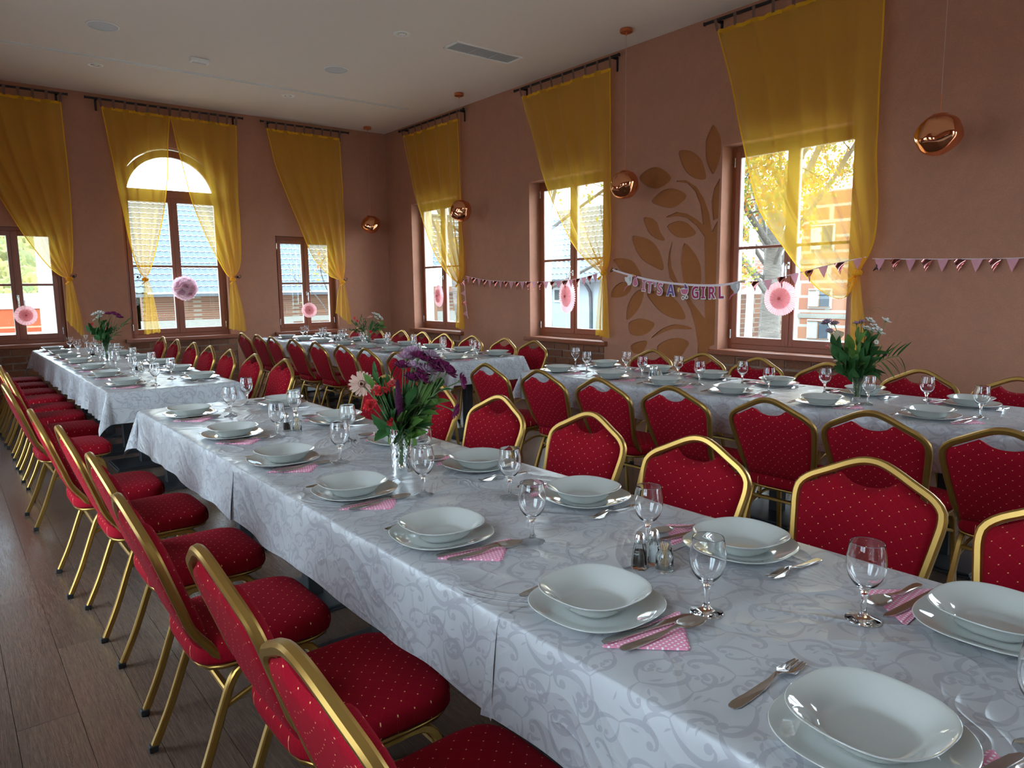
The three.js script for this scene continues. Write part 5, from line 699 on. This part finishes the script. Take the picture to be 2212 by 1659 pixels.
{ const g = thing('tissue_pompom', 'fluffy pink tissue paper pompom in front of the arched window', 'pompom', 2.735, 1.46, ZB + 0.1); const sheets = [];
  for (let i = 0; i < 34; i++) { const th = Math.acos(1 - 2 * (i + 0.5) / 34), ph = i * 2.4, ax = V(Math.sin(th) * Math.cos(ph), Math.cos(th), Math.sin(th) * Math.sin(ph)), o = rr(0, 9); const s = surf(14, 6, (u, v) => { const a = (u - 0.5) * 2.4, r = 0.03 + 0.15 * v * (1 - 0.06 * (Math.round(u * 14) % 2)), w = 0.022 * Math.sin(u * 14 + o) * v + 0.016 * Math.sin(v * 9 + u * 5 + o); return [Math.sin(a) * r * 0.75, Math.cos(a) * r, w]; }); const q = new THREE.Quaternion().setFromUnitVectors(up, ax); s.applyQuaternion(q); sheets.push(s); }
  mesh('tissue', sheets, M.tissue, g); mesh('thread', cyl(0.001, 0.001, 0.35, 0, 0.3, -0.02, 4), M.ribbon, g); }
// ───────────── outside ─────────────
const OUT = { ground: std(lin(0.42, 0.41, 0.38), 0.95, { map: rep(brickTex, 0.5, 0.5) }), roofBlue: std(lin(0.042, 0.056, 0.07), 0.6), roofGrey: std(lin(0.075, 0.09, 0.105), 0.6), gutter: std(lin(0.04, 0.045, 0.05), 0.5), plaster: std(lin(0.252, 0.240, 0.204), 0.9, { map: rep(plasterTex, 0.3, 0.3) }), paleWall: std(lin(0.264, 0.300, 0.324), 0.9), white: std(lin(0.372, 0.372, 0.360), 0.8), concrete: std(lin(0.300, 0.300, 0.294), 0.9), darkGlass: std(lin(0.05, 0.06, 0.07), 0.15), frameBrown: std(lin(0.16, 0.09, 0.05), 0.6), bark: std(lin(0.17, 0.15, 0.13), 0.95, { map: rep(brickTex, 2, 0.6), bumpMap: rep(brickTex, 3, 0.8), bumpScale: 0.04 }), birch: std(lin(0.403, 0.403, 0.377), 0.9), curtainPale: std(lin(0.300, 0.336, 0.348), 0.9), timber: std(lin(0.2, 0.1, 0.06), 0.8), rail: std(lin(0.28, 0.42, 0.44), 0.6) };
const smallBrick = (mortar, a, b, nx = 8, ny = 16) => canvasTex(512, 512, (c, w, h) => { c.fillStyle = mortar; c.fillRect(0, 0, w, h); for (let j = 0; j < ny; j++) for (let i = -1; i <= nx; i++) { const bw = w / nx, bh = h / ny; const k = rnd(); c.fillStyle = `rgb(${Math.round(lerp(a[0], b[0], k))},${Math.round(lerp(a[1], b[1], k))},${Math.round(lerp(a[2], b[2], k))})`; c.fillRect(i * bw + (j % 2) * bw / 2 + 2, j * bh + 3, bw - 5, bh - 6); } });
OUT.brickPale = std(lin(0.46, 0.48, 0.5), 0.95, { map: rep(smallBrick('rgb(206,196,178)', [214, 150, 112], [190, 120, 88]), 0.55, 0.75) });
OUT.brickOld = std(lin(0.36, 0.36, 0.36), 0.95, { map: rep(smallBrick('rgb(176,160,138)', [176, 120, 88], [140, 92, 66]), 0.55, 0.75) });
OUT.block = std(lin(0.36, 0.36, 0.36), 0.95, { map: rep(smallBrick('rgb(236,190,150)', [238, 116, 66], [220, 96, 52], 6, 8), 0.5, 0.5) });
const GY = -1.6;
{ const g = mesh('ground_outside', new THREE.PlaneGeometry(260, 260).rotateX(-Math.PI / 2).translate(0, GY, -20), OUT.ground); g.userData = { kind: 'structure', label: 'ground outside the building' }; }
// a roof slope of pantile rows; each row is a corrugated strip overlapping the next
function roofRows(parent, x0, x1, y0, z0, pitch, rows, rowLen, tileW, mat, axis = 'x') {
  const n = Math.round((x1 - x0) / tileW) * 4, c = Math.cos(pitch), s = Math.sin(pitch);
  for (let r = 0; r < rows; r++) mesh('tile_row', surf(n, 3, (u, v) => { const t = r * rowLen + v * (rowLen + 0.02), w = Math.pow(0.5 + 0.5 * Math.sin(u * n / 4 * Math.PI * 2), 1.5) * 0.035 + 0.028 * (1 - v), a = lerp(x0, x1, u), y = y0 + t * s + w * c, d = t * c - w * s; return axis === 'x' ? [a, y, z0 - d] : [z0 + d, y, a]; }), mat, parent);
}
{ // house behind the back wall
  const g = thing('neighbour_house', 'old brick house with a slate blue pantile roof behind the back windows', 'building', 0, 0, 0);
  roofRows(g, 5.0, 21, 1.36, -25.6, 0.67, 17, 0.335, 0.21, OUT.roofBlue);
  mesh('ridge', cyl(0.11, 0.11, 16, 0, 0, 0, 10).rotateZ(Math.PI / 2).translate(13, 4.95, -30.1), OUT.roofBlue, g);
  mesh('verge_board', sweep([[5.0, 1.28, -25.5], [5.0, 3.1, -27.8], [5.0, 4.85, -30.05]], rectProfile(0.05, 0.16, 0.005), V(1, 0, 0), 4), OUT.gutter, g);
  mesh('gutter', box(16.1, 0.1, 0.13, 13, 1.3, -25.5), OUT.gutter, g); mesh('downpipe', tube([[8.1, 1.25, -25.5], [8.1, 1.05, -25.55], [8.35, 0.5, -25.85], [8.42, -0.4, -25.9], [8.42, -1.5, -25.9]], 0.055, 20, 8), OUT.gutter, g);
  mesh('brick_wall', box(15.4, 0.9, 0.3, 13, 0.88, -26.15), OUT.brickOld, g); mesh('lower_wall', box(15.45, 2.05, 0.34, 13, -0.575, -26.15), OUT.plaster, g); mesh('brick_patch', box(3.0, 0.32, 0.02, 11.9, 0.1, -25.98), OUT.brickOld, g); mesh('pilaster', box(0.75, 2.6, 0.12, 9.0, -0.3, -25.95), OUT.plaster, g);
  mesh('gable_wall', new THREE.ExtrudeGeometry(shapeOf([[-26.3, -1.6], [-34, -1.6], [-34, 1.3], [-30.1, 4.8], [-26.3, 1.6]]), { depth: 0.3, bevelEnabled: false }).applyMatrix4(new THREE.Matrix4().set(0, 0, 1, 5.25, 0, 1, 0, 0, 1, 0, 0, 0, 0, 0, 0, 1)), OUT.brickOld, g);
}
{ // unfinished block building and concrete pole at far left
  const g = thing('block_building', 'unfinished building of orange hollow blocks behind the leftmost window', 'building', 0, 0, 0);
  mesh('block_wall', box(9, 2.7, 0.4, -0.6, -0.45, -31), OUT.block, g); mesh('ring_beam', box(9.2, 0.55, 0.5, -0.6, 1.15, -31), OUT.white, g); mesh('mid_beam', box(9.1, 0.24, 0.46, -0.6, -0.08, -30.98), OUT.white, g); for (const x of [-3, -0.2, 1.1, 3.7]) mesh('column', box(0.45, 3.1, 0.5, x, -0.4, -30.96), OUT.white, g);
  const p = thing('utility_pole', 'pale concrete utility pole behind the leftmost window', 'pole', 2.62, GY, -25.5); mesh('shaft', new THREE.CylinderGeometry(0.13, 0.24, 9, 8).translate(0, 4.5, 0), OUT.concrete, p); mesh('cross_arm', box(1.5, 0.1, 0.1, 0, 8.5, 0), OUT.concrete, p);
  for (const k of [0, 1]) { const w = mesh('power_line', tube([[2.62, GY + 8.5 - k * 0.3, -25.5], [-2, 4.0 - k, -20], [-9, 5 - k, -14]], 0.012, 24, 4), OUT.gutter); tag(w, `thin dark power line, the ${k ? 'lower' : 'upper'} one, seen through the leftmost window`, 'cable'); }
}
{ // wooded hill
  const hillY = (x, v) => GY + 20 * smooth(0, 1, v) * smooth(17, 4, x);
  const g = thing('wooded_hillside', 'wooded autumn hillside behind the leftmost window', 'hill', 0, 0, 0);
  mesh('slope', surf(60, 24, (u, v) => { const x = lerp(-60, 18, u), z = -60 - v * 50; return [x, hillY(x, v) + 0.8 * noise(x * 0.3, z * 0.3), z]; }), std(lin(0.13, 0.12, 0.035), 0.95), g);
  const blob = new THREE.IcosahedronGeometry(1, 3), p = blob.attributes.position; for (let i = 0; i < p.count; i++) { const x = p.getX(i), y = p.getY(i), z = p.getZ(i), n = 1 + 0.45 * noise(x * 3, y * 3, z * 3); p.setXYZ(i, x * n, y * n, z * n); } blob.computeVertexNormals();
  const im = new THREE.InstancedMesh(blob, std(lin(1, 1, 1), 0.95), 3200); im.name = 'treetops'; im.userData.kind = 'stuff'; const m4 = new THREE.Matrix4(), q = new THREE.Quaternion(); for (let i = 0; i < 3200; i++) { const u = rnd(), v = rnd(), x = lerp(-20, 16, u), z = -60 - v * 48, s = rr(0.4, 0.95); m4.compose(V(x, hillY(x, v) + 0.5, z), q.setFromAxisAngle(up, rnd() * 6), V(s, s * rr(1, 1.7), s)); im.setMatrixAt(i, m4); const k = rnd(); im.setColorAt(i, lin(lerp(0.09, 0.24, k), lerp(0.11, 0.19, k), lerp(0.04, 0.05, k))); } g.add(im);
}
// trees: forked trunk, limbs, leaves
function tree(name, label, x, z, h, r, lean, leaves, colors, spread, opt = {}) {
  const g = thing(name, label, 'tree', x, GY, z, opt.turn || 0);
  const limbs = [], tips = []; const trunkTop = V(lean[0], h * (opt.fork || 0.45), lean[1]);
  mesh('trunk', sweep([[0, -0.1, 0], [lean[0] * 0.3, h * 0.18, lean[1] * 0.3], [lean[0] * 0.7, h * 0.32, lean[1] * 0.7], trunkTop.toArray()], Array.from({ length: 11 }, (_, i) => { const a = i / 11 * 6.2832, k = 1 + 0.14 * Math.sin(i * 2.7); return [Math.cos(a) * r * k, Math.sin(a) * r * k]; }), V(1, 0, 0), 16, true, (t) => 1.15 - 0.45 * t), opt.bark || OUT.bark, g);
  for (let i = 0; i < (opt.limbs || 7); i++) { const a = i * 2.4 + rr(-0.3, 0.3), L = spread * rr(0.7, 1.1), t0 = rr(0.55, 1), st = V(0, 0, 0).lerp(trunkTop, t0), e = st.clone().add(V(Math.cos(a) * L, h * rr(0.15, 0.5), Math.sin(a) * L)), md = st.clone().lerp(e, 0.5).add(V(rr(-0.3, 0.3), rr(0, 0.5), rr(-0.3, 0.3))); limbs.push(tube([st, md, e], r * rr(0.16, 0.34), 12, 6)); for (let k = 0; k < 9; k++) { const b = md.clone().lerp(e, rr(0, 1)), f = b.clone().add(V(rr(-1, 1), rr(-0.6, 0.9), rr(-1, 1)).multiplyScalar(spread * 0.4)); limbs.push(tube([b, b.clone().lerp(f, 0.5).add(V(rr(-0.1, 0.1), rr(0, 0.2), rr(-0.1, 0.1))), f], r * 0.055, 6, 4)); tips.push([b, f]); } }
  mesh('branches', limbs, opt.bark || OUT.bark, g);
  if (leaves) { const q = surf(1, 2, (u, v) => [(u - 0.5) * 0.06 * (v === 0.5 ? 1 : 0.25), v * 0.085, 0.02 * Math.sin(v * 3)]); const im = new THREE.InstancedMesh(q, phys(lin(1, 1, 1), 0.8, { transmission: 0.35, thickness: 0, ior: 1.2 }), leaves); im.name = 'foliage'; im.userData.kind = 'stuff'; const m4 = new THREE.Matrix4(), qt = new THREE.Quaternion(), eu = new THREE.Euler(); for (let i = 0; i < leaves; i++) { const [b, f] = tips[Math.floor(rnd() * tips.length)], p = b.clone().lerp(f, rr(0.2, 1.15)).add(V(rr(-0.22, 0.22), rr(-0.3, 0.2), rr(-0.22, 0.22))), s = rr(0.6, 1.3) * (opt.leaf || 1); m4.compose(p, qt.setFromEuler(eu.set(rr(0, 6), rr(0, 6), rr(0, 6))), V(s, s, s)); im.setMatrixAt(i, m4); const c = colors[Math.floor(rnd() * colors.length)]; im.setColorAt(i, lin(...c)); } g.add(im); }
  return g;
}
const AUT = [[0.40, 0.30, 0.05], [0.30, 0.30, 0.06], [0.42, 0.22, 0.05], [0.18, 0.24, 0.06], [0.36, 0.13, 0.04]];
tree('autumn_tree', 'large autumn tree with a grey trunk outside the right window', 15.55, -9.45, 9.5, 0.25, [0.35, -0.15], 11000, AUT, 2.8, { fork: 0.5, limbs: 11 });
tree('autumn_tree', 'slender leaning tree outside the window left of the mural', 10.0, -10.9, 7, 0.13, [-0.9, 0.5], 500, AUT, 2.0, { fork: 0.6, limbs: 9 });
tree('autumn_tree', 'bare branched tree outside the corner side window', 11.9, -16.6, 8, 0.16, [-0.8, 0.3], 300, AUT, 2.2, { fork: 0.55, limbs: 9 });
tree('autumn_tree', 'yellowing tree behind the brick apartment building', 28, -17, 12, 0.25, [0.2, 0.2], 3500, AUT, 4.0, { limbs: 11, leaf: 1.6 });
tree('birch_tree', 'pale birch trunk left of the large tree outside', 17.85, -11.5, 8, 0.10, [0.1, 0.0], 700, AUT, 1.6, { bark: OUT.birch, fork: 0.85, limbs: 6 });
tree('green_shrub', 'green shrub low outside the right window', 12.35, -8.25, 1.7, 0.03, [0.05, 0.05], 2600, [[0.10, 0.24, 0.06], [0.06, 0.17, 0.05], [0.16, 0.28, 0.10]], 0.7, { limbs: 14, fork: 0.5 });
tree('thin_tree', 'thin bare tree outside the back window near the corner', 8.7, -19.5, 5.2, 0.045, [0.5, 0.2], 160, AUT, 1.3, { limbs: 7, fork: 0.5 });
{ // brick apartment building seen through the right window
  const g = thing('apartment_building', 'pale brick apartment building outside the right window', 'building', 0, 0, 0), x = 24.2;
  mesh('brick_wall', box(0.4, 6.2, 9.6, x + 0.2, 1.5, -8.75), OUT.brickPale, g); for (const y of [0.3, 2.2]) mesh('floor_band', box(0.46, 0.16, 9.64, x + 0.2, y, -8.75), OUT.plaster, g);
  for (const [y0, h] of [[0.62, 0.58], [-0.5, 0.62], [2.6, 0.8]]) for (const z of [-12.75, -11.35, -9.9]) { const w = mesh('window', box(0.08, h + 0.12, 0.86, x, y0 + h / 2, z), OUT.white, g); for (const s of [-1, 1]) { const p = mesh('pane', box(0.04, h - 0.04, 0.32, x - 0.05, y0 + h / 2, z + s * 0.19), s > 0 ? OUT.darkGlass : OUT.curtainPale, w); p.userData.label = s > 0 ? 'dark pane' : 'curtained pane'; } mesh('sash_frame', [box(0.06, h, 0.04, x - 0.06, y0 + h / 2, z), box(0.06, 0.04, 0.78, x - 0.06, y0, z), box(0.06, 0.04, 0.78, x - 0.06, y0 + h, z)], OUT.frameBrown, w); }
  const r = thing('red_brick_house', 'low red brick house behind the autumn tree', 'building', 0, 0, 0); mesh('wall', box(5, 2.6, 4, 30, -0.3, -20.5), OUT.brickOld, r); roofRows(r, -23, -18, 1.0, 27.2, 0.5, 9, 0.36, 0.3, std(lin(0.26, 0.07, 0.04), 0.8), 'z');
}
{ // grey-roofed house seen through the window left of the mural
  const g = thing('grey_roofed_house', 'pale house with a grey blue tiled roof outside the window left of the mural', 'building', 0, 0, 0);
  mesh('wall', box(0.3, 3.3, 7.0, 15.75, 0.05, -16.7), OUT.paleWall, g); roofRows(g, -20.4, -13.0, 1.62, 15.25, 0.66, 13, 0.33, 0.21, OUT.roofGrey, 'z'); mesh('gutter', box(0.12, 0.1, 7.4, 15.2, 1.6, -16.7), OUT.gutter, g); mesh('downpipe', tube([[15.25, 1.55, -15.45], [15.5, 1.3, -15.45], [15.55, 0.9, -15.45], [15.55, -1.5, -15.45]], 0.05, 16, 8), OUT.gutter, g);
  const w = mesh('window', box(0.06, 0.46, 0.42, 15.59, 1.17, -16.95), OUT.white, g); mesh('pane', box(0.02, 0.32, 0.26, 15.55, 1.17, -16.95), OUT.darkGlass, w);
}
{ const g = thing('garden_pavilion', 'garden pavilion with a white roof outside the corner side window', 'pavilion', 12.5, GY, -18.7); mesh('roof', new THREE.ConeGeometry(2.2, 0.75, 4, 1).rotateY(Math.PI / 4).translate(0, 3.45, 0), OUT.white, g); mesh('eave', box(3.2, 0.16, 3.2, 0, 3.0, 0), OUT.timber, g); for (const [a, b] of [[-1.4, -1.4], [1.4, -1.4], [-1.4, 1.4], [1.4, 1.4]]) mesh('post', box(0.12, 3, 0.12, a, 1.5, b), OUT.timber, g);
  const f = thing('garden_railing', 'pale blue green railing outside the corner side window', 'railing', 8.6, GY, -13.6, 0.67); mesh('top_rail', box(3.4, 0.05, 0.05, 0, 2.2, 0), OUT.rail, f); mesh('bottom_rail', box(3.4, 0.05, 0.05, 0, 1.5, 0), OUT.rail, f); for (let i = 0; i < 24; i++) mesh('baluster', box(0.02, 2.2, 0.02, -1.65 + i * 0.143, 1.1, 0), OUT.rail, f); }

scene.traverse((o) => { if (o.isMesh || o.isInstancedMesh) { o.castShadow = true; o.receiveShadow = true; } });
renderer.render(scene, camera);
